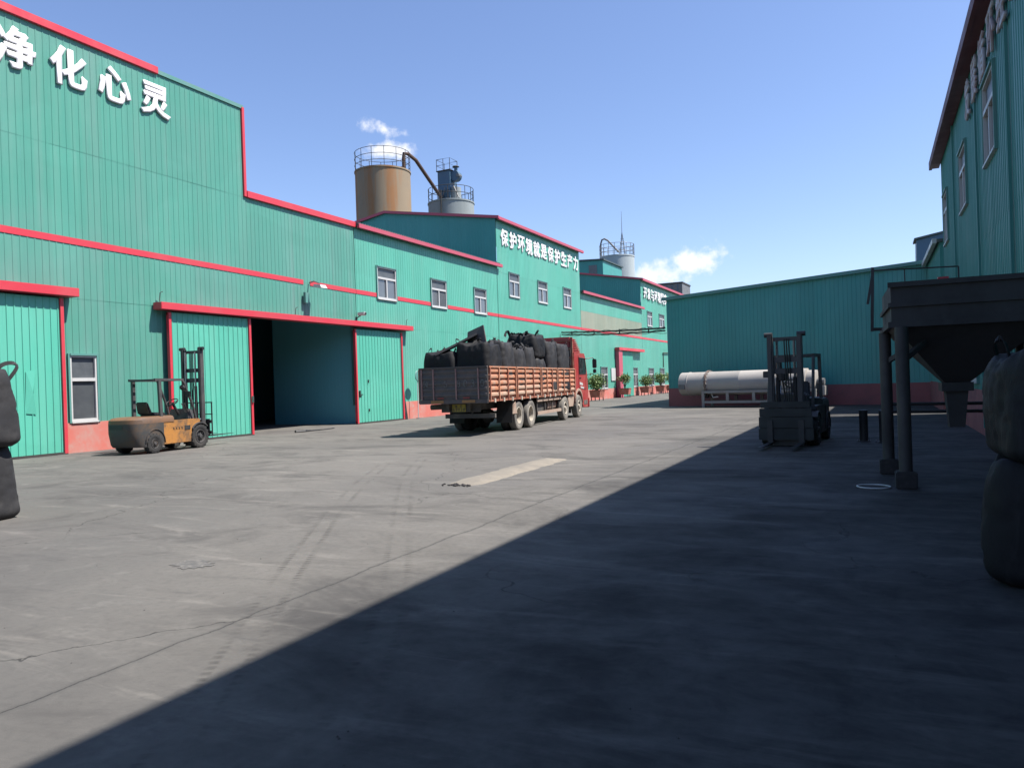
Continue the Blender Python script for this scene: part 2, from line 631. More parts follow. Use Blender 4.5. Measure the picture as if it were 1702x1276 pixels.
def lettering(sign, text, face, cents, zc, size, mat, width=1.0, depth=0.06, weight=0.03, d0=0.06):
    """raised characters, each a mesh of its own"""
    for ch, s in zip(text, cents):
        cu = bpy.data.curves.new('character', 'FONT')
        cu.body = ch
        cu.size = 1.0
        cu.extrude = 0.5
        cu.bevel_depth = weight
        cu.bevel_resolution = 0
        cu.align_x = 'LEFT'
        cu.resolution_u = 3
        ob = bpy.data.objects.new('tmp', cu)
        COL.objects.link(ob)
        bpy.context.view_layer.update()
        me = bpy.data.meshes.new_from_object(ob.evaluated_get(bpy.context.evaluated_depsgraph_get()))
        bpy.data.objects.remove(ob)
        bpy.data.curves.remove(cu)
        xs = [v.co.x for v in me.vertices]
        ys = [v.co.y for v in me.vertices]
        cx, cy = (min(xs) + max(xs)) / 2, (min(ys) + max(ys)) / 2
        k = size / max(max(ys) - min(ys), max(xs) - min(xs)) * (0.2 if ch == '·' else 1.0)
        for v in me.vertices:
            x, y, z = v.co
            v.co = face.p(s + (x - cx) * k * width, d0 + (z + 0.5) * depth, zc + (y - cy) * k)
        me.materials.clear()
        me.materials.append(MAT[mat])
        me.name = 'character'
        o = bpy.data.objects.new('character', me)
        COL.objects.link(o)
        o.parent = sign


def strip(parent, name, face, s0, s1, d0, d1, z0, z1, mat, bevel=0.0):
    mb = MB()
    face.box(mb, s0, s1, d0, d1, z0, z1)
    return mb.build(name, mat, parent, bevel=bevel)


def ring_rail(parent, c, r, z0, z1, posts, mat, levels=(1.0, 0.55), rad=0.03, part='railing'):
    mb = MB()
    n = 40
    for lv in levels:
        z = z0 + (z1 - z0) * lv
        mb.tube([(c[0] + r * math.cos(2 * math.pi * i / n), c[1] + r * math.sin(2 * math.pi * i / n), z) for i in range(n)], rad, 6, True)
    o = mb.build(part, mat, parent)
    for i in range(posts):
        g = 2 * math.pi * i / posts
        p = MB().cyl((c[0] + r * math.cos(g), c[1] + r * math.sin(g), z0), (c[0] + r * math.cos(g), c[1] + r * math.sin(g), z1), rad, None, 6)
        p.build('rail_post', mat, o)
    return o

# ------------------------------------------------------------------ the yard


def yard_material():
    k = N('yard_concrete')
    big = k.noise(k.pos, 0.11, 5, 0.6, 0.5)
    mid = k.noise(k.scaled(k.pos, (0.45, 0.75, 1)), 1.0, 7, 0.66, 0.7)
    smear = k.noise(k.scaled(k.pos, (0.35, 1.6, 1)), 1.3, 7, 0.66, 0.9)
    drag = k.noise(k.scaled(k.pos, (0.9, 3.6, 1)), 1.0, 6, 0.7, 1.1)
    blot = k.noise(k.pos, 2.6, 6, 0.68, 0.5)
    fine = k.noise(k.pos, 14.0, 6, 0.72)
    grit = k.noise(k.pos, 110.0, 3, 0.75)
    c = k.mix(k.ramp(big, 0.36, 0.66), (0.315, 0.294, 0.266), (0.222, 0.211, 0.199))
    c = k.mix(k.ramp(mid, 0.46, 0.68, 0.0, 0.68), c, (0.132, 0.126, 0.122))
    c = k.mix(k.ramp(smear, 0.52, 0.72, 0.0, 0.62), c, (0.44, 0.41, 0.37))
    c = k.mix(k.ramp(drag, 0.55, 0.72, 0.0, 0.45), c, (0.15, 0.145, 0.145))
    c = k.mix(k.ramp(blot, 0.54, 0.70, 0.0, 0.40), c, (0.37, 0.35, 0.325))
    c = k.mix(k.ramp(fine, 0.42, 0.75, 0.0, 0.42), c, (0.15, 0.145, 0.14))
    c = k.mix(k.ramp(grit, 0.55, 0.8, 0.0, 0.35), c, (0.42, 0.40, 0.38))
    # carbon dust plus painted-in shade: the ground colour darkens towards the right hall
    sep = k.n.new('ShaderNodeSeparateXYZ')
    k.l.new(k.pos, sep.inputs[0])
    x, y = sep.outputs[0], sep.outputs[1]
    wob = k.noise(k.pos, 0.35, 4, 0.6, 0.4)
    warped_x = k.math('SUBTRACT', x, k.math('MULTIPLY', k.math('SUBTRACT', wob, 0.5), 9.0))
    coal_shade = k.math('MULTIPLY', k.ramp(warped_x, -5.4, -0.4), k.ramp(y, 60.0, 36.0))
    coal_shade = k.math('MULTIPLY', coal_shade, k.ramp(blot, 0.30, 0.62, 0.92, 0.66))
    coal_shade = k.math('MULTIPLY', coal_shade, k.ramp(smear, 0.44, 0.70, 1.0, 0.72))
    c = k.mix(coal_shade, c, (0.034, 0.034, 0.038))
    # expansion joint along the yard and slab joints across it
    wig = k.math('MULTIPLY', k.math('SUBTRACT', k.noise(k.scaled(k.pos, (0.01, 1.1, 0.01)), 1.0, 7, 0.65), 0.5), 0.20)
    rag = k.math('MULTIPLY', k.math('SUBTRACT', k.noise(k.pos, 22.0, 4, 0.7), 0.5), 0.020)
    jd = k.math('ABSOLUTE', k.math('ADD', k.math('ADD', k.math('ADD', x, 4.215), wig), rag))
    joint = k.ramp(jd, 0.008, 0.002)
    halo = k.ramp(jd, 0.055, 0.0)
    # shrinkage cracks: the borders of big warped cells, only here and there
    vec = k.n.new('ShaderNodeVectorMath')
    vec.operation = 'ADD'
    k.l.new(k.pos, vec.inputs[0])
    dn = k.n.new('ShaderNodeTexNoise')
    dn.inputs['Scale'].default_value = 1.2
    dn.inputs['Detail'].default_value = 6
    k.l.new(k.pos, dn.inputs['Vector'])
    k.l.new(dn.outputs['Color'], vec.inputs[1])
    vo = k.n.new('ShaderNodeTexVoronoi')
    vo.feature = 'DISTANCE_TO_EDGE'
    vo.inputs['Scale'].default_value = 0.24
    k.l.new(vec.outputs[0], vo.inputs['Vector'])
    gate = k.ramp(k.noise(k.pos, 0.22, 3, 0.5), 0.47, 0.55)
    crack = k.math('MULTIPLY', k.ramp(vo.outputs['Distance'], 0.0026, 0.0006), gate)
    dark = k.math('MAXIMUM', joint, crack)
    c = k.mix(k.math('MULTIPLY', halo, 0.30), c, (0.10, 0.10, 0.10))
    c = k.mix(k.math('MULTIPLY', dark, 0.7), c, (0.03, 0.03, 0.03))
    h = k.math('ADD', k.math('MULTIPLY', fine, 0.6), k.math('MULTIPLY', grit, 0.35))
    h = k.math('SUBTRACT', h, k.math('MULTIPLY', dark, 2.0))
    k.bump(h, 0.35, 0.012)
    return k.end(c, k.ramp(mid, 0.3, 0.7, 0.72, 0.95), 0.0, 0.25)


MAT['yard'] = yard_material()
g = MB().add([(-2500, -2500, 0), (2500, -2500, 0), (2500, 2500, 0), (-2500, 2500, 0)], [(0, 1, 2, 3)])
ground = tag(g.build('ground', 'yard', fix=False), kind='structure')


def track_material():
    """dust pressed flat by tyres: broken bars of tread across the ribbon"""
    k = N('tyre_dust')
    uv = k.n.new('ShaderNodeTexCoord').outputs['UV']
    sep = k.n.new('ShaderNodeSeparateXYZ')
    k.l.new(uv, sep.inputs[0])
    u, v = sep.outputs[0], sep.outputs[1]
    saw = k.math('FRACT', k.math('MULTIPLY', v, 11.0))
    bars = k.ramp(saw, 0.30, 0.5)
    edge = k.ramp(k.math('ABSOLUTE', k.math('SUBTRACT', u, 0.5)), 0.5, 0.22)
    shoulder = k.ramp(k.math('ABSOLUTE', k.math('SUBTRACT', k.math('ABSOLUTE', k.math('SUBTRACT', u, 0.5)), 0.3)), 0.16, 0.05)
    br = k.noise(k.pos, 1.1, 5, 0.65, 0.3)
    br2 = k.noise(k.pos, 9.0, 4, 0.65)
    a = k.math('MULTIPLY', k.math('MULTIPLY', edge, k.ramp(br, 0.40, 0.66, 0.06, 1.0)), k.ramp(br2, 0.3, 0.62, 0.35, 1.0))
    body = k.math('ADD', 0.30, k.math('MULTIPLY', k.math('MULTIPLY', bars, shoulder), 0.70))
    a = k.math('MULTIPLY', k.math('MULTIPLY', a, body), 0.46)
    col = k.mix(k.math('MULTIPLY', bars, shoulder), (0.60, 0.57, 0.53), (0.17, 0.165, 0.16))
    k.put(k.b.inputs['Alpha'], a)
    return k.end(col, 0.95, 0.0, 0.1)


MAT['tyre_dust'] = track_material()


def catmull(pts, n=12):
    pts = [Vector((p[0], p[1], 0)) for p in pts]
    q = [pts[0] * 2 - pts[1]] + pts + [pts[-1] * 2 - pts[-2]]
    out = []
    for i in range(1, len(q) - 2):
        for j in range(n):
            t = j / n
            a, b, c, d = q[i - 1], q[i], q[i + 1], q[i + 2]
            out.append(0.5 * ((2 * b) + (c - a) * t + (2 * a - 5 * b + 4 * c - d) * t * t + (3 * b - a - 3 * c + d) * t ** 3))
    return out + [pts[-1]]


def tyre_track(pts, w, z):
    line = catmull(pts)
    vs, uv, d = [], [], 0.0
    for i, p in enumerate(line):
        t = (line[min(i + 1, len(line) - 1)] - line[max(i - 1, 0)]).normalized()
        s = Vector((-t.y, t.x, 0)) * (w / 2)
        if i:
            d += (p - line[i - 1]).length
        vs += [(p.x + s.x, p.y + s.y, z), (p.x - s.x, p.y - s.y, z)]
        uv += [(0, d), (1, d)]
    fs = [(2 * i + 1, 2 * i + 3, 2 * i + 2, 2 * i) for i in range(len(line) - 1)]
    me = bpy.data.meshes.new('tyre_track')
    me.from_pydata(vs, [], fs)
    lay = me.uv_layers.new(name='UVMap')
    for li in me.loops:
        lay.data[li.index].uv = uv[li.vertex_index]
    me.materials.append(MAT['tyre_dust'])
    o = bpy.data.objects.new('tyre_track', me)
    COL.objects.link(o)
    o.parent = ground
    return o


tyre_track([(-1.7, 1.2), (-2.05, 2.1), (-2.5, 3.15), (-3.35, 4.7), (-4.25, 6.1), (-5.23, 7.6), (-6.6, 9.7), (-7.9, 11.8), (-9.3, 14.4)], 0.36, 0.004)
tyre_track([(-2.6, 1.8), (-3.1, 2.6), (-3.75, 3.6), (-4.75, 5.1), (-5.7, 6.6), (-6.65, 8.1), (-8.1, 10.6), (-9.6, 13.4)], 0.36, 0.004)

# light trench repair, slightly raised, broken up at its near end
MAT['trench'] = painted('trench', (0.468, 0.412, 0.337), (0.337, 0.309, 0.271), 0.95, 0.7, 2.5, fine=20, local=False, bump=0.5)
MAT['rubble'] = painted('rubble', (0.054, 0.052, 0.054), (0.132, 0.120, 0.120), 0.95, 0.6, 8.0, bump=0.5)
NX, NY = 11, 46
mb = MB()
vs = []
for j in range(NY):
    t = j / (NY - 1)
    yy = 10.85 + t * 4.15
    for i in range(NX):
        s = i / (NX - 1) * 2 - 1
        xx = -6.22 + s * (0.33 + 0.09 * noise.noise((s * 2, yy * 1.5, 3)) + 0.07 * noise.noise((s, yy * 5.5, 1)))
        yj = yy + 0.22 * noise.noise((s * 3.0, yy * 0.7, 9)) + 0.06 * noise.noise((s * 11.0, yy, 2))
        h = 0.05 * (1 - s * s) * min(1, t * 9, (1 - t) * 9) + 0.012 * noise.noise((xx * 5, yy * 5, 0))
        h = max(h, 0.0)
        if abs(s) > 0.99 or j in (0, NY - 1):
            h = -0.01
        vs.append((xx, yj, h + 0.004))
fs = [(j * NX + i, j * NX + i + 1, (j + 1) * NX + i + 1, (j + 1) * NX + i) for j in range(NY - 1) for i in range(NX - 1)]
mb.add(vs, fs)
o = mb.build('trench_patch', 'trench', ground, smooth=True, fix=False)


def lump(mb, c, r, seed, squash=0.6):
    bm = bmesh.new()
    bmesh.ops.create_icosphere(bm, subdivisions=1, radius=1)
    o0 = len(mb.v)
    vs = []
    for v in bm.verts:
        k = 1 + 0.45 * noise.noise((v.co.x * 1.7 + seed, v.co.y * 1.7, v.co.z * 1.7 + seed * 0.3))
        vs.append((c[0] + v.co.x * r * k, c[1] + v.co.y * r * k, c[2] + v.co.z * r * k * squash))
    fs = [tuple(v.index for v in f.verts) for f in bm.faces]
    bm.free()
    mb.add(vs, fs)


rub = thing('rubble_pile', 'small dark heap of broken asphalt at the end of the pale trench strip', 'rubble', (-6.25, 10.72, 0))
for i in range(36):
    p = MB()
    r = rnd.uniform(0.010, 0.034)
    lump(p, (rnd.gauss(0, 0.13), rnd.gauss(0, 0.05), r * 0.45), r, i * 3.1)
    p.build('asphalt_lump', 'rubble', rub, fix=False)
# crumbled patch in the near slab
mb = MB()
vs = [(-6.0, 5.18, 0.006)]
n = 44
for i in range(n):
    g = 2 * math.pi * i / n
    k = 0.9 + 0.6 * noise.noise((math.cos(g) * 3.5, math.sin(g) * 3.5, 4.2))
    vs.append((-6.0 + 0.26 * k * math.cos(g), 5.18 + 0.17 * k * math.sin(g), 0.004))
mb.add(vs, [(0, 1 + i, 1 + (i + 1) % n) for i in range(n)])
MAT['old_patch'] = painted('old_patch', (0.17, 0.165, 0.16), (0.36, 0.34, 0.31), 0.95, 1.0, 14.0, fine=40, local=False, bump=0.8)
mb.build('asphalt_patch', 'old_patch', ground, fix=False)

# ------------------------------------------------------------------ left-hand row of halls
LW = Face((-21.8, 0, 0), (0, 1, 0), (1, 0, 0))


def stripe_z(s):
    pts = [(0, 6.50), (12.7, 6.44), (28, 6.20), (44, 6.06), (60, 5.98), (100, 5.86)]
    for (a, za), (b, zb) in zip(pts, pts[1:]):
        if s <= b:
            return za + (zb - za) * (s - a) / (b - a)
    return pts[-1][1]


def stripe(parent, face, s0, s1, mat='red_trim', h=0.2):
    mb = MB()
    z0, z1 = stripe_z(s0), stripe_z(s1)
    P = face.p
    a, b = 0.0215, 0.028
    mb.hexa([P(s0, a, z0 - h / 2), P(s1, a, z1 - h / 2), P(s1, b, z1 - h / 2), P(s0, b, z0 - h / 2),
             P(s0, a, z0 + h / 2), P(s1, a, z1 + h / 2), P(s1, b, z1 + h / 2), P(s0, b, z0 + h / 2)])
    return mb.build('red_stripe', mat, parent)


def roof_gable(parent, x0, xr, x1, y0, y1, z0, zr, z1, over=0.2, mat='roof', t=0.12):
    """two roof slopes with the ridge along y"""
    for nm, xa, za, xb, zb in (('roof_slope', x0, z0, xr, zr), ('roof_slope', xr, zr, x1, z1)):
        mb = MB()
        mb.hexa([(xa, y0, za), (xb, y0, zb), (xb, y1, zb), (xa, y1, za), (xa, y0, za + t), (xb, y0, zb + t), (xb, y1, zb + t), (xa, y1, za + t)])
        mb.build(nm, mat, parent)


def plain_wall(parent, pts, mat='green_weathered', name='back_wall', t=0.08):
    """upright slab between two ground points: (x, y) (x, y) with heights"""
    (xa, ya, za0, za1), (xb, yb, zb0, zb1) = pts
    d = Vector((xb - xa, yb - ya, 0)).normalized()
    nn = Vector((-d.y, d.x, 0)) * t
    mb = MB()
    mb.hexa([(xa, ya, za0), (xb, yb, zb0), (xb + nn.x, yb + nn.y, zb0), (xa + nn.x, ya + nn.y, za0),
             (xa, ya, za1), (xb, yb, zb1), (xb + nn.x, yb + nn.y, zb1), (xa + nn.x, ya + nn.y, za1)])
    return mb.build(name, mat, parent)


# --- hall A: the tall hall with the four big characters
A = thing('production_hall', 'tall green hall on the left with a stepped roof and four big white characters', 'building', (0, 0, 0))
winA = (14.56, 15.42, 0.92, 2.95)
door_hole = (21.2, 28.12, -0.1, 4.52)
cladding(A, LW, 3.2, 28.56, 0.88, 4.72, 'green_weathered', [winA, door_hole])
cladding(A, LW, 3.2, 28.56, 4.66, 9.25, 'green_weathered', [], proud=0.005)
cladding(A, LW, 3.2, 21.80, 9.19, 12.70, 'green_weathered', [], proud=0.010)
window(A, LW, *winA[:2], 0.94, 2.93, upper=0.36, bars=0)
strip(A, 'plinth', LW, 14.32, 21.2, -0.12, 0.045, -0.05, 0.9, 'plinth')
strip(A, 'plinth', LW, 3.2, 8.6, -0.12, 0.045, -0.05, 0.9, 'plinth')
strip(A, 'fascia', LW, 3.0, 18.0, 0.0, 0.11, 12.58, 12.82, 'red_trim', 0.012)
strip(A, 'coping', LW, 18.02, 21.86, -0.1, 0.07, 12.60, 12.74, 'flashing')
strip(A, 'corner_trim', LW, 21.76, 21.88, -0.1, 0.09, 9.22, 12.66, 'red_trim')
strip(A, 'fascia', LW, 21.89, 28.62, 0.0, 0.12, 9.19, 9.45, 'red_trim', 0.012)
for a, b in ((3.2, 12.0), (12.0, 25.0), (25.42, 28.6)):
    stripe(A, LW, a, b)
roof_gable(A, -21.95, -34, -46, 3.0, 21.85, 12.66, 13.6, 12.66)
roof_gable(A, -21.95, -34, -46, 21.86, 28.6, 9.3, 10.3, 9.3)
plain_wall(A, ((-46, 3.0, 0, 12.6), (-46, 21.8, 0, 12.6)))
plain_wall(A, ((-46, 21.8, 0, 9.3), (-46, 28.6, 0, 9.3)))
plain_wall(A, ((-46, 3.1, 0, 12.9), (-21.82, 3.1, 0, 12.7)), name='end_wall')
plain_wall(A, ((-21.85, 21.75, 9.2, 12.7), (-46, 21.75, 9.2, 12.7)), name='step_wall')
Fp = Face((-21.9, 28.5, 0), (-1, 0, 0), (0, -1, 0))
MAT['partition'] = painted('partition', (0.26, 0.86, 0.98), (0.34, 0.80, 0.90), 0.6, 0.3, 0.6)
cladding(A, Fp, 0, 5.0, 0.0, 9.3, 'partition', name='partition_sheet', rd=0.003)
plain_wall(A, ((-32.5, 14.0, 0, 9.0), (-32.5, 43.0, 0, 9.0)), 'partition', name='bounce_wall')  # wall added to bounce light into the dark left of the doorway
# door gear on the front: header rail, two leaves
rail = strip(A, 'door_rail', LW, 17.52, 32.72, 0.05, 0.46, 4.52, 4.76, 'red_trim', 0.012)


def door_leaf(parent, s0, s1, z1, posts, label=None):
    lf = MB()
    LW.box(lf, s0, s1, 0.16, 0.205, 0.06, 0.14)
    LW.box(lf, s0, s1, 0.16, 0.205, z1 - 0.1, z1)
    leaf = lf.build('door_leaf', 'dark_rail', parent)
    if label:
        leaf['label'] = label
    cladding(leaf, LW, s0 + 0.05, s1 - 0.05, 0.07, z1, 'green_door', [], proud=0.21, rd=0.022, name='door_sheet')
    for s in posts:
        p = MB()
        LW.box(p, s - 0.05, s + 0.05, 0.15, 0.275, 0.03, z1)
        p.build('edge_post', 'red_trim', leaf)
    p = MB()
    LW.box(p, s0, s1, 0.17, 0.27, 0.0, 0.068)
    p.build('bottom_guide', 'dark_rail', leaf)
    return leaf


leaf2 = door_leaf(A, 17.95, 21.68, 4.46, (18.0, 21.63))
leaf3 = door_leaf(A, 28.1, 31.95, 4.40, (28.15, 31.9))
leaf1 = door_leaf(A, 8.4, 14.28, 4.60, (14.23,), 'green sliding leaf with a dented, torn sheet')
strip(A, 'door_rail', LW, 8.2, 14.66, 0.05, 0.46, 4.66, 4.92, 'red_trim', 0.012)
# the torn dent in the first leaf
mb = MB()
P = LW.p
mb.add([P(13.14, 0.235, 2.45), P(13.40, 0.245, 2.48), P(13.30, 0.285, 1.85), P(13.10, 0.235, 1.25), P(13.40, 0.245, 1.22), P(13.43, 0.24, 1.9)],
       [(0, 3, 2), (0, 2, 1), (2, 3, 4)])
mb.add([P(13.405, 0.239, 2.48), P(13.31, 0.29, 1.86), P(13.36, 0.262, 1.80), P(13.41, 0.241, 1.2)], [(0, 1, 2), (2, 1, 3)])
mb.build('dent', 'green_door', leaf1, fix=False)
# handle and bolts on the right leaf
for bb in ((28.30, 28.36, 0.23, 0.29, 1.25, 1.55), (28.37, 28.55, 0.25, 0.28, 1.34, 1.38), (29.0, 29.05, 0.23, 0.27, 1.9, 2.05), (29.0, 29.05, 0.23, 0.27, 0.55, 0.68)):
    LW.box(MB(), *bb).build('door_bolt', 'black_steel', leaf3)
mb = MB()
LW.box(mb, 21.60, 21.66, 0.26, 0.33, 1.25, 1.5)
mb.build('door_bolt', 'chrome', leaf2)

sgn = thing('wall_sign', 'four big white raised characters along the top of the tall green hall', 'sign')
lettering(sgn, '净化心灵', LW, (13.24, 14.82, 16.35, 17.88), 11.65, 1.20, 'sign_white', 0.98, 0.06, 0.033, d0=0.03)

# --- building B: two storeys, three upper windows
B = thing('window_hall', 'lower green building with three white upper windows behind the truck load', 'building')
winB = [(30.28, 31.88, 6.03, 7.58), (35.25, 36.85, 6.01, 7.52), (40.17, 41.72, 6.01, 7.52)]
cladding(B, LW, 28.6, 43.36, 0.88, 4.72, 'green')
cladding(B, LW, 28.6, 43.36, 4.66, 9.30, 'green', winB, proud=0.005)
for wv in winB:
    window(B, LW, *wv)
strip(B, 'plinth', LW, 28.6, 43.37, -0.12, 0.045, -0.05, 0.9, 'plinth')
edges = [28.62] + [e for wv in winB for e in (wv[0] - 0.07, wv[1] + 0.07)] + [43.36]
for a, b in zip(edges[::2], edges[1::2]):
    stripe(B, LW, a, b)
strip(B, 'fascia', LW, 28.64, 43.7, 0.16, 0.30, 9.16, 9.36, 'red_roof_trim', 0.01)
mb = MB()
n = 74
for i in range(n):          # rib ends of the roof sheets standing up behind the fascia
    y = 28.75 + i * 0.2
    mb.prism([(y, 9.38), (y + 0.03, 9.43), (y + 0.09, 9.43), (y + 0.12, 9.38)], 'x', -24.5, -21.56)
mb.build('roof_ribs', 'roof', B)
roof_gable(B, -21.55, -34, -46, 28.62, 43.38, 9.26, 10.5, 9.3)
plain_wall(B, ((-46, 28.6, 0, 9.3), (-46, 43.4, 0, 9.3)))
plain_wall(B, ((-21.85, 43.25, 0, 9.2), (-46, 43.25, 0, 9.2)), name='end_wall')

# --- building C: taller, eleven characters
Cb = thing('slogan_hall', 'tall green hall with eleven white characters under a red roof edge', 'building')
winC = [(45.1, 46.68, 7.47, 9.03), (49.85, 51.55, 7.47, 9.0), (54.75, 56.4, 7.47, 9.0)]
cladding(Cb, LW, 43.42, 58.55, 0.88, 4.72, 'green')
cladding(Cb, LW, 43.42, 58.55, 4.66, 8.95, 'green', winC, proud=0.005)
cladding(Cb, LW, 43.42, 58.55, 8.90, 12.36, 'green', winC, proud=0.010)
for wv in winC:
    window(Cb, LW, *wv)
strip(Cb, 'plinth', LW, 43.39, 58.6, -0.12, 0.045, -0.05, 0.9, 'plinth')
stripe(Cb, LW, 43.4, 58.58)
strip(Cb, 'fascia', LW, 43.3, 58.9, 0.18, 0.34, 12.22, 12.42, 'red_roof_trim', 0.01)


def gable_z(e, r, sr, sb):
    return lambda s: e + (r - e) * s / sr if s <= sr else r - (r - e) * (s - sr) / (sb - sr)


Cg = Face((-21.8, 43.4, 0), (-1, 0, 0), (0, -1, 0))
cladding(Cb, Cg, 0.0, 17.0, 8.6, gable_z(12.34, 13.74, 8.5, 17.0), 'green_shed')
roof_gable(Cb, -21.5, -30.3, -39, 43.28, 58.8, 12.30, 13.76, 12.30)
for (xa, za, xb, zb) in ((-21.46, 12.30, -30.3, 13.74), (-30.3, 13.74, -39, 12.3)):
    mb = MB().hexa([(xa, 43.20, za - 0.03), (xb, 43.20, zb - 0.03), (xb, 43.29, zb - 0.03), (xa, 43.29, za - 0.03),
                    (xa, 43.20, za + 0.15), (xb, 43.20, zb + 0.15), (xb, 43.29, zb + 0.15), (xa, 43.29, za + 0.15)])
    mb.build('rake_trim', 'red_roof_trim', Cb)
plain_wall(Cb, ((-38.8, 43.4, 0, 12.3), (-38.8, 58.6, 0, 12.3)))
plain_wall(Cb, ((-38.8, 58.55, 0, 12.3), (-21.82, 58.55, 0, 12.3)), name='end_wall')
sgn = thing('wall_sign', 'row of eleven smaller white characters under the roof of the middle hall', 'sign')
txt = '保护环境就是保护生产力'
lettering(sgn, txt, LW, [44.55 + 1.308 * i for i in range(11)], 11.24, 1.18, 'sign_white', 0.95, 0.05, 0.027, d0=0.03)

# --- building D: low, with the beige band and a sliding door
D = thing('beige_band_hall', 'far low green building with a weathered beige band and potted shrubs in front', 'building')
winD = [(63.1, 64.9, 0.93, 2.82), (72.9, 74.45, 0.93, 2.80)]
cladding(D, LW, 58.6, 76.6, 0.88, 5.98, 'green', winD)
cladding(D, LW, 58.6, 76.6, 5.90, 7.55, 'beige_sheet', proud=0.005)
cladding(D, LW, 58.6, 76.6, 7.50, 9.05, 'green', proud=0.010)
for wv in winD:
    window(D, LW, *wv)
strip(D, 'plinth', LW, 58.6, 67.2, -0.12, 0.045, -0.05, 0.9, 'plinth')
strip(D, 'plinth', LW, 72.4, 76.6, -0.12, 0.045, -0.05, 0.9, 'plinth')
stripe(D, LW, 58.6, 76.6)
strip(D, 'fascia', LW, 58.62, 76.9, 0.16, 0.32, 8.92, 9.14, 'red_roof_trim', 0.01)
roof_gable(D, -21.55, -34, -46, 58.62, 76.6, 9.0, 10.2, 9.0)
plain_wall(D, ((-46, 58.6, 0, 9.0), (-46, 76.6, 0, 9.0)))
strip(D, 'door_rail', LW, 67.2, 75.7, 0.05, 0.5, 4.42, 4.68, 'red_trim')
leafD = door_leaf(D, 68.6, 72.4, 4.36, (68.66,))
strip(D, 'door_post', LW, 67.3, 68.4, 0.06, 0.40, 0.0, 4.41, 'red_roof_trim')
strip(D, 'notice_board', LW, 65.9, 67.1, 0.04, 0.09, 1.6, 2.75, 'white')

# --- building E: like C, farther
E = thing('far_slogan_hall', 'farthest tall green hall with seven small white characters, partly behind the dark shed', 'building')
winE = [(78.75, 80.7, 7.35, 8.88), (83.7, 85.9, 7.45, 8.9)]
winE2 = [(78.73, 80.65, 0.93, 2.78), (83.4, 85.2, 0.93, 2.78)]
cladding(E, LW, 76.64, 98.5, 0.88, 5.0, 'green', winE2)
cladding(E, LW, 76.64, 98.5, 4.95, 12.0, 'green', winE, proud=0.005)
for wv in winE + winE2:
    window(E, LW, *wv)
strip(E, 'plinth', LW, 76.62, 98.6, -0.12, 0.045, -0.05, 0.9, 'plinth')
stripe(E, LW, 76.64, 98.5)
strip(E, 'fascia', LW, 76.5, 98.9, 0.18, 0.36, 11.9, 12.14, 'red_roof_trim', 0.01)
Eg = Face((-21.8, 76.6, 0), (-1, 0, 0), (0, -1, 0))
cladding(E, Eg, 0.0, 18.0, 8.6, gable_z(12.0, 13.6, 9.0, 18.0), 'green_shed')
roof_gable(E, -21.5, -30.8, -40, 76.5, 98.8, 12.0, 13.62, 12.0)
for (xa, za, xb, zb) in ((-21.46, 12.0, -30.8, 13.62), (-30.8, 13.62, -40, 12.0)):
    mb = MB().hexa([(xa, 76.40, za - 0.03), (xb, 76.40, zb - 0.03), (xb, 76.51, zb - 0.03), (xa, 76.51, za - 0.03),
                    (xa, 76.40, za + 0.15), (xb, 76.40, zb + 0.15), (xb, 76.51, zb + 0.15), (xa, 76.51, za + 0.15)])
    mb.build('rake_trim', 'red_roof_trim', E)
plain_wall(E, ((-40, 76.6, 0, 12.0), (-40, 98.5, 0, 12.0)))
plain_wall(E, ((-40, 98.5, 0, 12.0), (-21.82, 98.5, 0, 12.0)), name='end_wall')
mb = MB().tube([P(84.6, 0.12, 2.9), P(84.6, 0.12, 4.55), P(90.0, 0.12, 4.65)], 0.06, 6)
mb.build('wall_pipe', 'dark_rail', E)
sgn = thing('wall_sign', 'seven tiny white characters high on the farthest green hall', 'sign')
lettering(sgn, '开发与环境同步', LW, [78.0 + 1.42 * i for i in range(7)], 10.72, 1.22, 'sign_white', 0.95, 0.09, 0.02)

# --- a green roof block behind D
K = thing('roof_block', 'small dark green roof structure beside the pale far silo', 'building', (-33.3, 96.0, 0))
mb = MB().hexa([(-6, -4, 0), (2.3, -4, 0), (2.3, 4, 0), (-6, 4, 0), (-6, -4, 17.4), (2.3, -4, 17.0), (2.3, 4, 17.0), (-6, 4, 17.4)])
mb.build('wall', 'green_shed', K)
mb = MB().hexa([(-6.2, -4.2, 17.42), (2.5, -4.2, 17.02), (2.5, 4.2, 17.02), (-6.2, 4.2, 17.42), (-6.2, -4.2, 17.62), (2.5, -4.2, 17.2), (2.5, 4.2, 17.2), (-6.2, 4.2, 17.62)])
mb.build('roof', 'roof', K)
mb = MB().bx(0.4, 1.5, -4.06, -4.01, 15.4, 16.5)
mb.build('window', 'grey_steel', K)
H = thing('grey_block', 'grey flat-topped block above the farthest roof edge', 'building', (-31.0, 130.0, 0))
mb = MB().bx(-5, 2.1, -3, 3, 0, 17.6)
mb.build('wall', 'grey_steel', H)
mb = MB().bx(-5.1, 2.2, -3.1, 3.1, 17.61, 17.85)
mb.build('coping', 'dark_rail', H)
for i in range(7):
    MB().bx(-4.4 + i * 0.95, -4.3 + i * 0.95, -3.06, -3.005, 14.0, 17.5).build('wall_rib', 'blue_steel', H)

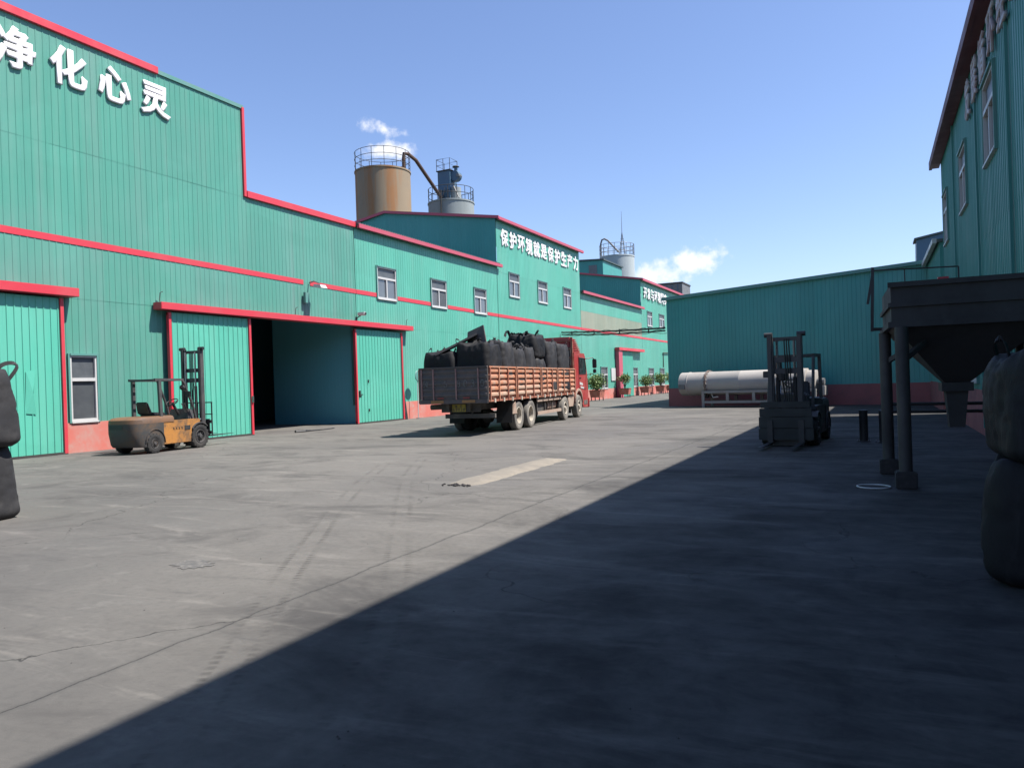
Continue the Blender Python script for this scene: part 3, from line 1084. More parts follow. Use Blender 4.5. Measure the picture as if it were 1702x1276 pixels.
# ------------------------------------------------------------------ right-hand hall
RW = Face((2.4, 0, 0), (0, -1, 0), (-1, 0, 0))          # s = -y, so s runs left to right as seen from the yard
G = thing('shade_hall', 'tall dark green hall on the right, in its own shade, with a maroon eave', 'building')
winG = [(-20.0, -18.3, 6.18, 7.92), (-25.35, -23.65, 6.12, 7.78), (-30.9, -29.4, 6.05, 7.74)]
winG2 = [(-24.2, -22.6, 1.3, 3.0), (-19.0, -17.4, 1.3, 3.0), (-28.4, -26.8, 1.3, 3.0)]
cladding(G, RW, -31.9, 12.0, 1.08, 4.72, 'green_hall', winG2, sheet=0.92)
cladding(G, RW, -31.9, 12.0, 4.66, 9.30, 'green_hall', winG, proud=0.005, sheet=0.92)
for wv in winG + winG2:
    window(G, RW, *wv)
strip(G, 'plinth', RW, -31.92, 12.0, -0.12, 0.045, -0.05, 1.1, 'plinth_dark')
for s in (-21.3, -16.6, -12.0, -27.0):
    mb = MB()
    RW.box(mb, s - 0.03, s + 0.03, 0.032, 0.08, 0.2, 9.25)
    mb.build('downpipe', 'green_hall', G)
Gend = Face((2.4, 31.9, 0), (1, 0, 0), (0, 1, 0))
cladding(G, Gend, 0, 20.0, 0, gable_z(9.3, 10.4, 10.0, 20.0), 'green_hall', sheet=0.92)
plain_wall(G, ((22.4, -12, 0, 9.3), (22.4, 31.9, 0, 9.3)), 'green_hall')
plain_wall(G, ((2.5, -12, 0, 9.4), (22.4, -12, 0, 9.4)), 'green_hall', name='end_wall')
roof_gable(G, 2.12, 12.4, 22.7, -12.3, 32.4, 9.28, 10.45, 9.28)
MAT['maroon'] = painted('maroon', (0.30, 0.06, 0.09), (0.22, 0.09, 0.11), 0.5, 0.5, 0.8, local=False)
mb = MB().bx(2.04, 2.14, -12.4, 32.5, 9.14, 9.42)
mb.build('eave_fascia', 'maroon', G)
mb = MB().bx(2.145, 2.37, -12.4, 32.4, 9.16, 9.25)
mb.build('soffit', 'maroon', G)
sgn = thing('wall_sign', 'white characters with red sides seen edge-on below the maroon eave', 'sign')
MAT['sign_red'] = painted('sign_red', (0.95, 0.88, 0.92), (0.60, 0.25, 0.28), 0.5, 0.6, 2.0)
lettering(sgn, '发展循环经济', RW, [-22.45 + 1.42 * i for i in range(6)], 8.50, 0.98, 'sign_red', 0.95, 0.06, 0.010, d0=0.05)

# --- lower annex behind it
G2 = thing('lower_annex', 'low green annex with a pale gutter at the end of the right hall', 'building')
cladding(G2, RW, -41.0, -33.8, 0, 6.62, 'green_hall', sheet=0.92)
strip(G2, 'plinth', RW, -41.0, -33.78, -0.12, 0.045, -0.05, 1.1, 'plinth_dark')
G2e = Face((2.4, 33.8, 0), (1, 0, 0), (0, -1, 0))
cladding(G2, G2e, 0, 12, 0, 6.62, 'green_hall', sheet=0.92)
mb = MB().hexa([(2.3, 33.7, 6.6), (14.4, 33.7, 7.2), (14.4, 41.0, 7.2), (2.3, 41.0, 6.6), (2.3, 33.7, 6.72), (14.4, 33.7, 7.32), (14.4, 41.0, 7.32), (2.3, 41.0, 6.72)])
mb.build('roof', 'roof', G2)
mb = MB().bx(2.14, 2.29, 33.6, 41.0, 6.56, 6.74)
mb.build('gutter', 'white', G2)

# ------------------------------------------------------------------ dark shed across the end of the yard
fd = Vector((11, -2.2, 0)).normalized()
FF = Face((-10.95, 43.84, 0), fd, (-0.196, -0.98, 0))
F = thing('cross_shed', 'long dark green shed across the end of the yard, its front in shade', 'building')
ftop = lambda s: 6.26 + 0.0375 * s
cladding(F, FF, 0, 23.5, 1.02, ftop, 'green_shed')
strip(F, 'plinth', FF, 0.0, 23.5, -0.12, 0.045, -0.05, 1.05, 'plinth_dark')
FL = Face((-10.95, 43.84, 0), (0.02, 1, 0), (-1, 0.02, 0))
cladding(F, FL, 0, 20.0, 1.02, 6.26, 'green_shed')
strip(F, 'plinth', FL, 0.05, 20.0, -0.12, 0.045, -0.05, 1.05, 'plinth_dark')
a = FF.p(-0.15, 0.15, 6.26)
b = FF.p(23.5, 0.15, 7.14)
c = (b[0] + 0.5, 64.0, 7.14)
d = (-10.75, 64.0, 6.26)
mb = MB().hexa([a, b, c, d] + [(q[0], q[1], q[2] + 0.1) for q in (a, b, c, d)])
mb.build('roof', 'roof', F)
mb = MB()
P = FF.p
mb.hexa([P(-0.2, 0.152, 6.20), P(23.5, 0.152, 7.09), P(23.5, 0.20, 7.09), P(-0.2, 0.20, 6.20),
         P(-0.2, 0.152, 6.38), P(23.5, 0.152, 7.26), P(23.5, 0.20, 7.26), P(-0.2, 0.20, 6.38)])
mb.build('roof_edge', 'flashing', F)
plain_wall(F, ((-10.7, 63.9, 0, 6.3), (12.5, 63.9, 0, 7.1)), 'green_shed')
plain_wall(F, ((12.3, 63.9, 0, 7.0), (12.0, 39.3, 0, 7.0)), 'green_shed', name='end_wall')

bl = thing('blue_roof_hood', 'blue steel hood rising behind the roof of the dark shed', 'hood', (4.8, 82.3, 0))
mb = MB().hexa([(-1.15, -1, 0), (1.8, -1, 0), (1.8, 2, 0), (-1.15, 2, 0), (-0.9, -0.7, 14.0), (1.6, -0.7, 14.5), (1.6, 1.7, 14.5), (-0.9, 1.7, 14.0)])
mb.build('hood_body', 'blue_steel', bl)
mb = MB().hexa([(-1.1, -0.9, 14.02), (1.8, -0.9, 14.52), (1.8, 1.9, 14.52), (-1.1, 1.9, 14.02), (-1.1, -0.9, 14.2), (1.8, -0.9, 14.7), (1.8, 1.9, 14.7), (-1.1, 1.9, 14.2)])
mb.build('hood_roof', 'roof', bl)

# ------------------------------------------------------------------ silos
S = thing('rusty_silo', 'rust-streaked brown silo with a ring railing behind the green halls', 'silo', (-39.95, 57.0, 0))
MB().lathe([(2.5, 0), (2.5, 6), (2.52, 6.02), (2.52, 6.1), (2.5, 6.12), (2.5, 12), (2.52, 12.02), (2.52, 12.1), (2.5, 12.12), (2.5, 21.1), (2.56, 21.12), (2.56, 21.25), (2.5, 21.27), (0.2, 21.75)], 48).build('tank', 'rust_silo', S, smooth='auto')
ring_rail(S, (0, 0), 2.5, 21.2, 22.95, 14, 'dark_rail', (1.0, 0.66, 0.33), 0.025)
mb = MB().tube([(1.75, 0.85, 21.3), (1.75, 0.85, 22.5), (1.78, 0.9, 22.95), (1.95, 1.3, 23.0), (2.2, 2.2, 22.6), (1.6, 7.8, 20.2)], 0.17, 10)
o = mb.build('filling_pipe', 'rusty_pipe', S, smooth='auto')

S = thing('grey_silo', 'grey concrete silo carrying a blue dust collector', 'silo', (-37.6, 65.2, 0))
MB().lathe([(2.28, 0), (2.28, 19.6), (2.34, 19.62), (2.34, 19.75), (2.28, 19.77), (0.3, 20.1)], 44).build('tank', 'pale_silo', S, smooth='auto')
ring_rail(S, (0, 0), 2.25, 19.75, 21.1, 16, 'dark_rail', (1.0, 0.5), 0.03)
MB().tube([(0.25, -2.36, 0), (0.25, -2.36, 20.6)], 0.06, 6).build('riser_pipe', 'dark_rail', S)

U = thing('dust_collector', 'blue steel dust collector standing on the grey silo', 'machine', (-37.6, 65.2, 19.9))
MB().bx(-1.05, 0.35, -0.7, 0.7, 1.1, 3.0).build('filter_house', 'blue_steel', U, bevel=0.02)
MB().hexa([(-0.5, -0.3, 0.2), (0.0, -0.3, 0.2), (0.0, 0.3, 0.2), (-0.5, 0.3, 0.2), (-1.0, -0.65, 1.1), (0.3, -0.65, 1.1), (0.3, 0.65, 1.1), (-1.0, 0.65, 1.1)]).build('dust_hopper', 'blue_steel', U)
MB().bx(-1.15, 0.45, -0.8, 0.8, 3.01, 3.09).build('deck', 'dark_rail', U)
mb = MB()
for x, y in ((-1.1, -0.75), (0.4, -0.75), (0.4, 0.75), (-1.1, 0.75), (-0.35, -0.75)):
    mb.cyl((x, y, 3.0), (x, y, 4.2), 0.03, None, 6)
for z in (3.6, 4.2):
    mb.tube([(-1.1, -0.75, z), (0.4, -0.75, z), (0.4, 0.75, z), (-1.1, 0.75, z)], 0.03, 6, True)
mb.build('railing', 'dark_rail', U)
MB().lathe([(0.1, -0.35), (0.5, -0.33), (0.55, 0), (0.5, 0.33), (0.1, 0.35)], 18, 'y', (0.72, -0.1, 2.45)).build('fan_housing', 'blue_steel', U, smooth='auto')
MB().cyl((0.72, -0.1, 2.9), (0.72, -0.1, 3.35), 0.17, 0.17, 12).build('fan_outlet', 'blue_steel', U)
MB().cyl((0.72, -0.1, 3.38), (0.72, -0.1, 3.48), 0.36, 0.25, 14).build('rain_cap', 'dark_rail', U)
MB().cyl((1.1, -0.5, 2.45), (1.1, 0.1, 2.45), 0.18, 0.18, 12).build('motor', 'grey_steel', U)
MB().cyl((0.55, 0, 0.0), (0.55, 0, 1.35), 0.55, 0.55, 18).build('inlet_drum', 'pale_silo', U, smooth='auto')
for a, b in (((-1.0, -0.68, 1.15), (-1.0, -0.68, 0)), ((0.3, -0.68, 1.15), (0.3, -0.68, 0)), ((0.3, 0.68, 1.15), (0.3, 0.68, 0)), ((-1.0, 0.68, 1.15), (-1.0, 0.68, 0))):
    MB().bar(a, b, 0.1, 0.1).build('leg', 'blue_steel', U)
for a, b in (((-0.2, -0.7, 1.4), (-0.7, -0.72, 0)), ((0.6, -0.5, 1.5), (1.6, -1.2, 0.0)), ((0.5, -0.4, 1.7), (1.3, -0.3, 2.3))):
    MB().bar(a, b, 0.09, 0.09).build('brace', 'grey_steel', U)

S = thing('pale_silo', 'pale grey silo with a railing and bent pipe above the far roofs', 'silo', (-33.5, 106.0, 0))
MB().lathe([(2.5, 0), (2.5, 19.4), (2.55, 19.42), (2.55, 19.6), (2.5, 19.62), (0.3, 20.0)], 44).build('tank', 'white_silo', S, smooth='auto')
ring_rail(S, (0, 0), 2.5, 19.6, 21.3, 18, 'grey_steel', (1.0, 0.66, 0.33), 0.035)
mb = MB().tube([(-2.0, -1.3, 19.6), (-2.0, -1.3, 21.5), (-1.8, -1.3, 22.1), (-1.4, -1.3, 22.2), (-0.9, -1.3, 21.9), (0.6, -1.0, 20.1)], 0.13, 8)
mb.build('filling_pipe', 'grey_steel', S)
mb = MB()
for x, y in ((0.5, -0.3), (1.2, -0.3), (1.2, 0.4), (0.5, 0.4)):
    mb.bar((x, y, 19.8), (0.85, 0, 23.2), 0.06, 0.06)
for z, h in ((20.6, 0.33), (21.4, 0.24), (22.2, 0.16)):
    mb.tube([(0.85 - h, -h, z), (0.85 + h, -h, z), (0.85 + h, h, z), (0.85 - h, h, z)], 0.04, 5, True)
mb.cyl((0.85, 0, 23.2), (0.85, 0, 26.2), 0.045, 0.02, 6)
mb.build('antenna_mast', 'grey_steel', S)

# ------------------------------------------------------------------ pipe bridge from the left row to the dark shed
BR = thing('pipe_bridge', 'dark pipe and cable bridge spanning above the truck cab to the dark shed', 'pipe')
p0, p1 = Vector((-21.7, 54.0, 5.45)), Vector((-11.1, 43.9, 4.62))
mid = (p0 + p1) / 2
for off, r, sag in ((0.0, 0.055, 0.05), (0.20, 0.045, 0.09)):
    pts = []
    for i in range(13):
        t = i / 12
        q = p0.lerp(p1, t) + Vector((0, 0, -off * 0.8 - sag * 4 * t * (1 - t)))
        pts.append(q)
    MB().tube(pts, r, 8).build('pipe', 'dark_rail', BR)
for j in range(3):
    pts = []
    for i in range(37):
        t = i / 36
        s = abs(math.sin(t * math.pi * 6 + j)) * 0.10
        pts.append(p0.lerp(p1, t) + Vector((0.05 * j, 0, 0.07 - s - 0.15 * j)))
    MB().tube(pts, 0.016, 5).build('cable', 'black_steel', BR)
for i in range(4):
    t = (i + 0.5) / 4
    q = p0.lerp(p1, t)
    MB().bx(q.x - 0.03, q.x + 0.03, q.y - 0.05, q.y + 0.05, q.z - 0.26, q.z + 0.06).build('hanger', 'dark_rail', BR)

# ------------------------------------------------------------------ fittings on the left wall
LMP = thing('wall_lamp', 'floodlight on a bracket where the red stripe is broken', 'lamp', (-21.75, 25.15, 6.0))
MB().tube([(0, 0.2, 0.25), (0.25, 0.2, 0.30), (0.55, 0.2, 0.18)], 0.03, 6).build('bracket', 'grey_steel', LMP)
MB().hexa([(0.35, 0.0, 0.02), (0.80, 0.0, -0.04), (0.80, 0.4, -0.04), (0.35, 0.4, 0.02), (0.38, 0.02, 0.14), (0.72, 0.02, 0.10), (0.72, 0.38, 0.10), (0.38, 0.38, 0.14)]).build('lamp_head', 'white', LMP)
MB().bx(0.04, 0.16, -0.25, -0.02, -0.65, -0.2).build('lamp_shadow_box', 'flashing', LMP)  # green box standing in for the shadow the lamp casts on the wall
CC = thing('wall_camera', 'small white camera above the right end of the big door rail', 'camera', (-21.75, 28.6, 4.95))
MB().bx(0.06, 0.46, -0.09, 0.09, 0.10, 0.25).build('housing', 'white', CC, bevel=0.02)
MB().tube([(0.0, -0.1, -0.25), (0.06, -0.1, 0.0), (0.2, 0.0, 0.1)], 0.025, 6).build('bracket', 'dark_rail', CC)
MB().cyl((0.46, 0, 0.175), (0.50, 0, 0.175), 0.055, None, 10).build('lens', 'black_steel', CC)
for k, (y, z) in enumerate(((17.7, 4.80), (24.3, 4.78), (32.5, 4.78))):
    lab = ('thin bent rod at the left end of the big door rail', 'thin bent rod on the middle of the big door rail', 'thin bent rod at the right end of the big door rail')[k]
    o = MB().tube([(-21.65, y, z), (-21.63, y + 0.02, z + 0.30), (-21.60, y + 0.10, z + 0.34)], 0.014, 5).build('rail_rod', 'dark_rail')
    tag(o, lab, 'rod', 'rods on the door rail')

DS = thing('disc_post', 'round dark disc on a thin white pole beside the right door leaf', 'sign', (-21.3, 32.85, 0))
MB().cyl((0, 0, 0), (0, 0, 2.45), 0.024, None, 8).build('pole', 'white', DS)
MB().lathe([(0.02, 0.0), (0.27, 0.01), (0.29, 0.03), (0.27, 0.05), (0.02, 0.08)], 26, 'x', (0.02, 0, 2.2)).build('disc', 'flashing', DS, smooth='auto')
MB().lathe([(0.12, 0), (0.12, 0.03), (0.03, 0.05)], 12).build('base', 'grey_steel', DS)
o = MB().hexa([(-21.55, 32.0, 0.0), (-21.5, 32.16, 0.0), (-21.48, 32.16, 0.0), (-21.53, 32.0, 0.0), (-21.70, 32.06, 1.55), (-21.68, 32.12, 1.6), (-21.66, 32.12, 1.6), (-21.68, 32.06, 1.55)]).build('leaning_strip', 'black_steel')
tag(o, 'black strip leaning on the wall by the right door leaf', 'strip')
o = MB().tube([(-20.6, 22.9, 0.03), (-20.45, 23.3, 0.04), (-20.5, 23.7, 0.03), (-20.4, 24.5, 0.03), (-20.55, 25.2, 0.03)], [0.07, 0.05, 0.03, 0.02, 0.02], 7).build('dropped_hose', 'black_steel')
tag(o, 'short black hose lying before the open doorway', 'hose')

# ------------------------------------------------------------------ potted shrubs


def leaf_material(name, a, b, c):
    k = N(name)
    r = k.noise(k.obj, 9.0, 2, 0.5)
    col = k.mix(k.ramp(r, 0.35, 0.6), a, b)
    col = k.mix(k.ramp(k.noise(k.obj, 23.0, 2, 0.5), 0.6, 0.7), col, c)
    k.put(k.b.inputs['Subsurface Weight'], 0.0)
    return k.end(col, 0.55, 0.0, 0.4)


MAT['leaf'] = leaf_material('leaf', (0.170, 0.323, 0.093), (0.374, 0.544, 0.170), (0.714, 0.340, 0.187))
MAT['bark'] = painted('bark', (0.240, 0.165, 0.105), (0.120, 0.090, 0.060), 0.9, 0.7, 8)
MAT['planter'] = painted('planter', (0.756, 0.234, 0.162), (0.900, 0.540, 0.432), 0.8, 0.6, 3)
MAT['soil'] = painted('soil', (0.06, 0.045, 0.03), (0.1, 0.08, 0.06), 0.95, 0.6, 6)


def shrub(x, y, h, rx, rz, n, seed, label, stand=True):
    r = random.Random(seed)
    t = thing('potted_shrub', label, 'plant', (x, y, 0), r.uniform(-0.2, 0.2), 'potted shrubs along the far wall')
    pb = MB()
    w = 0.48
    z0, z1 = (0.28, 0.80) if stand else (0.0, 0.55)
    pb.hexa([(-w * 0.85, -w * 0.85, z0), (w * 0.85, -w * 0.85, z0), (w * 0.85, w * 0.85, z0), (-w * 0.85, w * 0.85, z0),
             (-w, -w, z1), (w, -w, z1), (w, w, z1), (-w, w, z1)])
    pot = pb.build('planter', 'planter', t, bevel=0.01)
    MB().bx(-w - 0.03, w + 0.03, -w - 0.03, w + 0.03, z1 + 0.002, z1 + 0.05).build('rim', 'planter', pot)
    MB().bx(-w + 0.04, w - 0.04, -w + 0.04, w - 0.04, z1 + 0.052, z1 + 0.07).build('soil', 'soil', pot)
    if stand:
        for sx in (-1, 1):
            for sy in (-1, 1):
                MB().bx(sx * 0.36 - 0.03, sx * 0.36 + 0.03, sy * 0.36 - 0.03, sy * 0.36 + 0.03, 0, z0 - 0.002).build('leg', 'dark_rail', t)
    br = MB()
    tips = []
    cz = h - rz
    for i in range(11):
        a = r.uniform(0, 6.28)
        rr = rx * r.uniform(0.2, 0.8)
        tip = Vector((rr * math.cos(a), rr * math.sin(a), cz + rz * r.uniform(-0.5, 0.8)))
        m1 = Vector((tip.x * 0.25, tip.y * 0.25, z1 + (tip.z - z1) * 0.5))
        br.tube([(0, 0, z1), m1, tip], [0.035, 0.022, 0.008], 5)
        tips.append(tip)
    br.build('stem', 'bark', t)
    vs, fs = [], []
    for i in range(n):
        tp = r.choice(tips)
        q = Vector((r.gauss(0, 1), r.gauss(0, 1), r.gauss(0, 1))).normalized() * (r.random() ** 0.45)
        c = Vector((q.x * rx, q.y * rx, cz + q.z * rz)) * 0.62 + (tp + Vector((r.gauss(0, 0.13), r.gauss(0, 0.13), r.gauss(0, 0.13)))) * 0.38
        d = Vector((r.gauss(0, 1), r.gauss(0, 1), r.gauss(0.3, 0.7))).normalized()
        s = d.cross(Vector((r.gauss(0, 1), r.gauss(0, 1), r.gauss(0, 1)))).normalized()
        ln, wd = r.uniform(0.10, 0.17), r.uniform(0.04, 0.065)
        o = len(vs)
        vs += [c, c + d * ln * 0.5 + s * wd, c + d * ln, c + d * ln * 0.5 - s * wd]
        fs.append((o, o + 1, o + 2, o + 3))
    MB().add(vs, fs).build('foliage', 'leaf', t, fix=False)


shrub(-20.6, 58.6, 2.45, 1.05, 0.95, 1500, 3, 'largest potted shrub, just beyond the truck cab')
shrub(-20.9, 67.2, 2.3, 0.8, 0.6, 650, 5, 'sparse potted shrub before the narrow red door post')
shrub(-20.9, 74.3, 2.2, 0.95, 0.75, 1000, 8, 'round dark potted shrub between the far door and the far windows')
shrub(-20.8, 79.8, 2.5, 1.0, 0.8, 1000, 11, 'wide potted shrub left of the last one by the dark shed corner')
shrub(-20.6, 83.6, 2.5, 1.05, 0.85, 1100, 14, 'potted shrub nearest the corner of the dark shed')

# ------------------------------------------------------------------ wheels


def wheel(parent, c, r, w, out, tyre_mat, rim_mat, hub=0.5, lugs=0, deep=0.06, convex=True):
    """axle along x; out = +1 or -1 is the outer side"""
    x, y, z = c
    h = w / 2
    ri = r * hub
    prof = [(ri, -h * 0.8), (ri * 1.25, -h * 0.98), (r * 0.86, -h), (r * 0.96, -h * 0.86), (r, -h * 0.6), (r, h * 0.6), (r * 0.96, h * 0.86), (r * 0.86, h), (ri * 1.25, h * 0.98), (ri, h * 0.8)]
    mb = MB()
    n = 36
    vs = []
    for rr, hh in prof:
        for i in range(n):
            g = 2 * math.pi * i / n
            k = rr
            vs.append((x + hh, y + k * math.cos(g), z + k * math.sin(g)))
    fs = [(k * n + i, k * n + (i + 1) % n, ((k + 1) % len(prof)) * n + (i + 1) % n, ((k + 1) % len(prof)) * n + i) for k in range(len(prof)) for i in range(n)]
    mb.add(vs, fs)
    for i in range(lugs):
        g = 2 * math.pi * i / lugs
        for sd in (-1, 1):
            a = Vector((x + sd * h * 0.12, y + (r + 0.004) * math.cos(g), z + (r + 0.004) * math.sin(g)))
            g2 = g + 0.12
            b = Vector((x + sd * h * 0.93, y + (r - 0.012) * math.cos(g2), z + (r - 0.012) * math.sin(g2)))
            mb.bar(a, b, r * 0.10, 0.03, upv=(0, math.cos(g), math.sin(g)))
    tyre = mb.build('wheel', tyre_mat, parent, smooth='auto')
    s = out
    f = MB()
    if convex:
        prof = [(ri * 1.02, h * 0.78), (ri * 0.98, h * 0.95), (ri * 0.86, h * 0.9), (ri * 0.80, h * 0.35), (ri * 0.55, h * 0.55), (ri * 0.34, h * 0.62), (ri * 0.30, h * 1.05), (ri * 0.12, h * 1.12)]
    else:
        prof = [(ri * 1.02, h * 0.72), (ri * 0.97, h * 0.86), (ri * 0.88, h * 0.80), (ri * 0.80, -h * 1.05), (ri * 0.45, -h * 0.95), (ri * 0.36, -h * 0.25), (ri * 0.12, -h * 0.15)]
    f.lathe([(rr, s * hh) for rr, hh in prof], 28, 'x', (x, y, z), open_start=True)
    rim = f.build('rim', rim_mat, tyre, smooth='auto')
    f = MB()
    for i in range(8):
        g = 2 * math.pi * i / 8
        zz = h * 0.55 if convex else -h * 1.0
        a = (x + s * zz, y + ri * 0.6 * math.cos(g), z + ri * 0.6 * math.sin(g))
        b = (x + s * (zz + 0.05), y + ri * 0.6 * math.cos(g), z + ri * 0.6 * math.sin(g))
        f.cyl(a, b, ri * 0.07, None, 6)
    tag(f.build('wheel_nuts', 'black_steel', tyre), kind='stuff')
    return tyre


# ------------------------------------------------------------------ forklifts
MAT['lift_yellow'] = painted('lift_yellow', (0.850, 0.374, 0.085), (0.20, 0.13, 0.08), 0.6, 0.95, 2.6, fine=14)
MAT['lift_weight'] = painted('lift_weight', (0.094, 0.094, 0.094), (0.287, 0.155, 0.066), 0.65, 0.55, 2.2, fine=12)
MAT['lift_hood'] = painted('lift_hood', (0.336, 0.168, 0.078), (0.157, 0.112, 0.090), 0.6, 0.8, 2.4, fine=12)
MAT['lift_grey'] = painted('lift_grey', (0.10, 0.10, 0.105), (0.18, 0.16, 0.15), 0.55, 0.5, 3.0)
MAT['lift_dark'] = painted('lift_dark', (0.025, 0.035, 0.038), (0.056, 0.056, 0.052), 0.6, 0.6, 2.5)
MAT['vinyl'] = painted('vinyl', (0.018, 0.018, 0.02), (0.06, 0.06, 0.06), 0.5, 0.4, 6)


def forklift(label, loc, rz, mast_h, body, hood, weight, forks_z=0.32, text=True, backrest=True):
    """origin on the ground between the front wheels, +y forwards"""
    t = thing('forklift', label, 'forklift', loc, rz, 'forklifts in the yard')
    # counterweight: rounded tail block
    out = []
    for i in range(25):
        a = math.pi * i / 24
        c, s = math.cos(a), math.sin(a)
        out.append((0.60 * math.copysign(abs(c) ** 0.45, c), -1.95 - 0.52 * (abs(s) ** 0.75)))
    lv = [(0.20, 0.86, 0.10), (0.28, 0.93, 0.03), (0.60, 1.0, 0.0), (0.86, 1.0, 0.0)]
    vs, fs = [], []
    loop = out + [(-0.60, -1.45), (0.60, -1.45)]
    n = len(loop)
    for z, k, fwd in lv:
        for x, y in loop:
            yy = y if y > -1.5 else -1.45 + (y + 1.45) * k
            vs.append((x * (0.9 + 0.1 * k), yy, z))
    for j in range(len(lv) - 1):
        for i in range(n):
            fs.append((j * n + i, j * n + (i + 1) % n, (j + 1) * n + (i + 1) % n, (j + 1) * n + i))
    fs += [tuple(range(n)), tuple((len(lv) - 1) * n + i for i in range(n))]
    # wheel arch: leave the side open above the rear wheel by cutting the block short there
    cw = MB().add(vs, fs)
    bm_o = cw.build('counterweight', weight, t, smooth='auto')
    hd = MB()
    vs, fs = [], []
    for z, k in ((0.862, 1.0), (0.97, 0.99), (1.03, 0.93), (1.05, 0.80)):
        for x, y in loop:
            yy = -1.0 + (y + 1.0) * (k if y < -1.5 else 1)
            vs.append((x * k, yy if y < -1.5 else -1.05, z))
    for j in range(3):
        for i in range(n):
            fs.append((j * n + i, j * n + (i + 1) % n, (j + 1) * n + (i + 1) % n, (j + 1) * n + i))
    fs += [tuple(range(n)), tuple(3 * n + i for i in range(n))]
    hd.add(vs, fs).build('engine_hood', hood, t, smooth='auto')
    MB().bx(-0.36, 0.12, -2.476, -2.38, 0.72, 0.84).build('tail_lamp_panel', 'black_steel', t)
    # chassis with a rear wheel arch
    arch = []
    for i in range(13):
        a = math.pi * i / 12
        arch.append((-1.85 + 0.37 * math.cos(a), 0.30 + 0.37 * math.sin(a)))
    side = [(-0.36, 0.22), (-0.30, 0.62), (0.05, 0.80), (0.02, 0.90), (-1.50, 0.90), (-1.48, 0.22)]
    MB().prism(side, 'x', 0.44, 0.585).build('side_panel', body, t, bevel=0.012)
    MB().prism(side, 'x', -0.585, -0.44).build('side_panel', body, t, bevel=0.012)
    MB().bx(-0.435, 0.435, -1.44, 0.0, 0.24, 0.80).build('chassis', 'lift_grey', t)
    MB().bx(0.586, 0.60, -0.62, -0.40, 0.60, 0.72).build('step_recess', 'black_steel', t)
    # arch lips over the rear wheels
    for s in (-1, 1):
        mb = MB()
        for i in range(12):
            a0, a1 = math.pi * i / 12, math.pi * (i + 1) / 12
            y0, z0 = -1.78 + 0.36 * math.cos(a0), 0.28 + 0.40 * math.sin(a0)
            y1, z1 = -1.78 + 0.36 * math.cos(a1), 0.28 + 0.40 * math.sin(a1)
            mb.hexa([(s * 0.40, y0, z0), (s * 0.625, y0, z0), (s * 0.625, y1, z1), (s * 0.40, y1, z1),
                     (s * 0.40, y0, z0 + 0.03), (s * 0.625, y0, z0 + 0.03), (s * 0.625, y1, z1 + 0.03), (s * 0.40, y1, z1 + 0.03)])
        mb.build('wheel_arch', weight, t)
        # front fender
        mb = MB()
        for i in range(8):
            a0, a1 = math.pi * (0.25 + 0.55 * i / 8), math.pi * (0.25 + 0.55 * (i + 1) / 8)
            r0 = 0.41
            q0 = (r0 * math.cos(a0), 0.35 + r0 * math.sin(a0))
            q1 = (r0 * math.cos(a1), 0.35 + r0 * math.sin(a1))
            mb.hexa([(s * 0.40, q0[0], q0[1]), (s * 0.64, q0[0], q0[1]), (s * 0.64, q1[0], q1[1]), (s * 0.40, q1[0], q1[1]),
                     (s * 0.40, q0[0], q0[1] + 0.03), (s * 0.64, q0[0], q0[1] + 0.03), (s * 0.64, q1[0], q1[1] + 0.03), (s * 0.40, q1[0], q1[1] + 0.03)])
        mb.build('fender', 'lift_grey', t)
        wheel(t, (s * 0.50, 0.0, 0.36), 0.36, 0.26, s, 'rubber', 'lift_grey', 0.56, 18)
        wheel(t, (s * 0.52, -1.80, 0.28), 0.28, 0.20, s, 'rubber', 'lift_grey', 0.5, 15)
    MB().cyl((-0.5, -1.80, 0.28), (0.5, -1.80, 0.28), 0.05, None, 8).build('rear_axle', 'black_steel', t)
    MB().hexa([(-0.42, -0.25, 0.80), (0.42, -0.25, 0.80), (0.42, 0.02, 0.80), (-0.42, 0.02, 0.80), (-0.36, -0.18, 1.22), (0.36, -0.18, 1.22), (0.36, 0.0, 1.18), (-0.36, 0.0, 1.18)]).build('cowl', 'lift_grey', t, bevel=0.03)
    MB().bx(-0.43, 0.43, -1.02, -0.30, 0.80, 0.86).build('floor_plate', 'black_steel', t)
    # seat
    MB().hexa([(-0.26, -1.50, 1.052), (0.26, -1.50, 1.052), (0.26, -0.98, 1.052), (-0.26, -0.98, 1.052), (-0.25, -1.48, 1.16), (0.25, -1.48, 1.16), (0.25, -1.0, 1.14), (-0.25, -1.0, 1.14)]).build('seat', 'vinyl', t, bevel=0.03)
    MB().hexa([(-0.24, -1.58, 1.10), (0.24, -1.58, 1.10), (0.24, -1.46, 1.10), (-0.24, -1.46, 1.10), (-0.21, -1.68, 1.46), (0.21, -1.68, 1.46), (0.21, -1.60, 1.46), (-0.21, -1.60, 1.46)]).build('backrest', 'vinyl', t, bevel=0.03)
    # steering
    MB().tube([(0, -0.22, 1.05), (0, -0.46, 1.40)], 0.04, 8).build('steering_column', 'black_steel', t)
    sw = []
    d = Vector((0, -0.24, 0.35)).normalized()
    u = Vector((1, 0, 0))
    v = d.cross(u)
    for i in range(20):
        a = 2 * math.pi * i / 20
        sw.append(Vector((0, -0.47, 1.42)) + u * (0.18 * math.cos(a)) + v * (0.18 * math.sin(a)))
    mb = MB().tube(sw, 0.016, 6, True)
    for a in (0.5, 2.6, 4.7):
        mb.tube([Vector((0, -0.46, 1.40)), Vector((0, -0.47, 1.42)) + u * (0.18 * math.cos(a)) + v * (0.18 * math.sin(a))], 0.012, 5)
    mb.build('steering_wheel', 'vinyl', t)
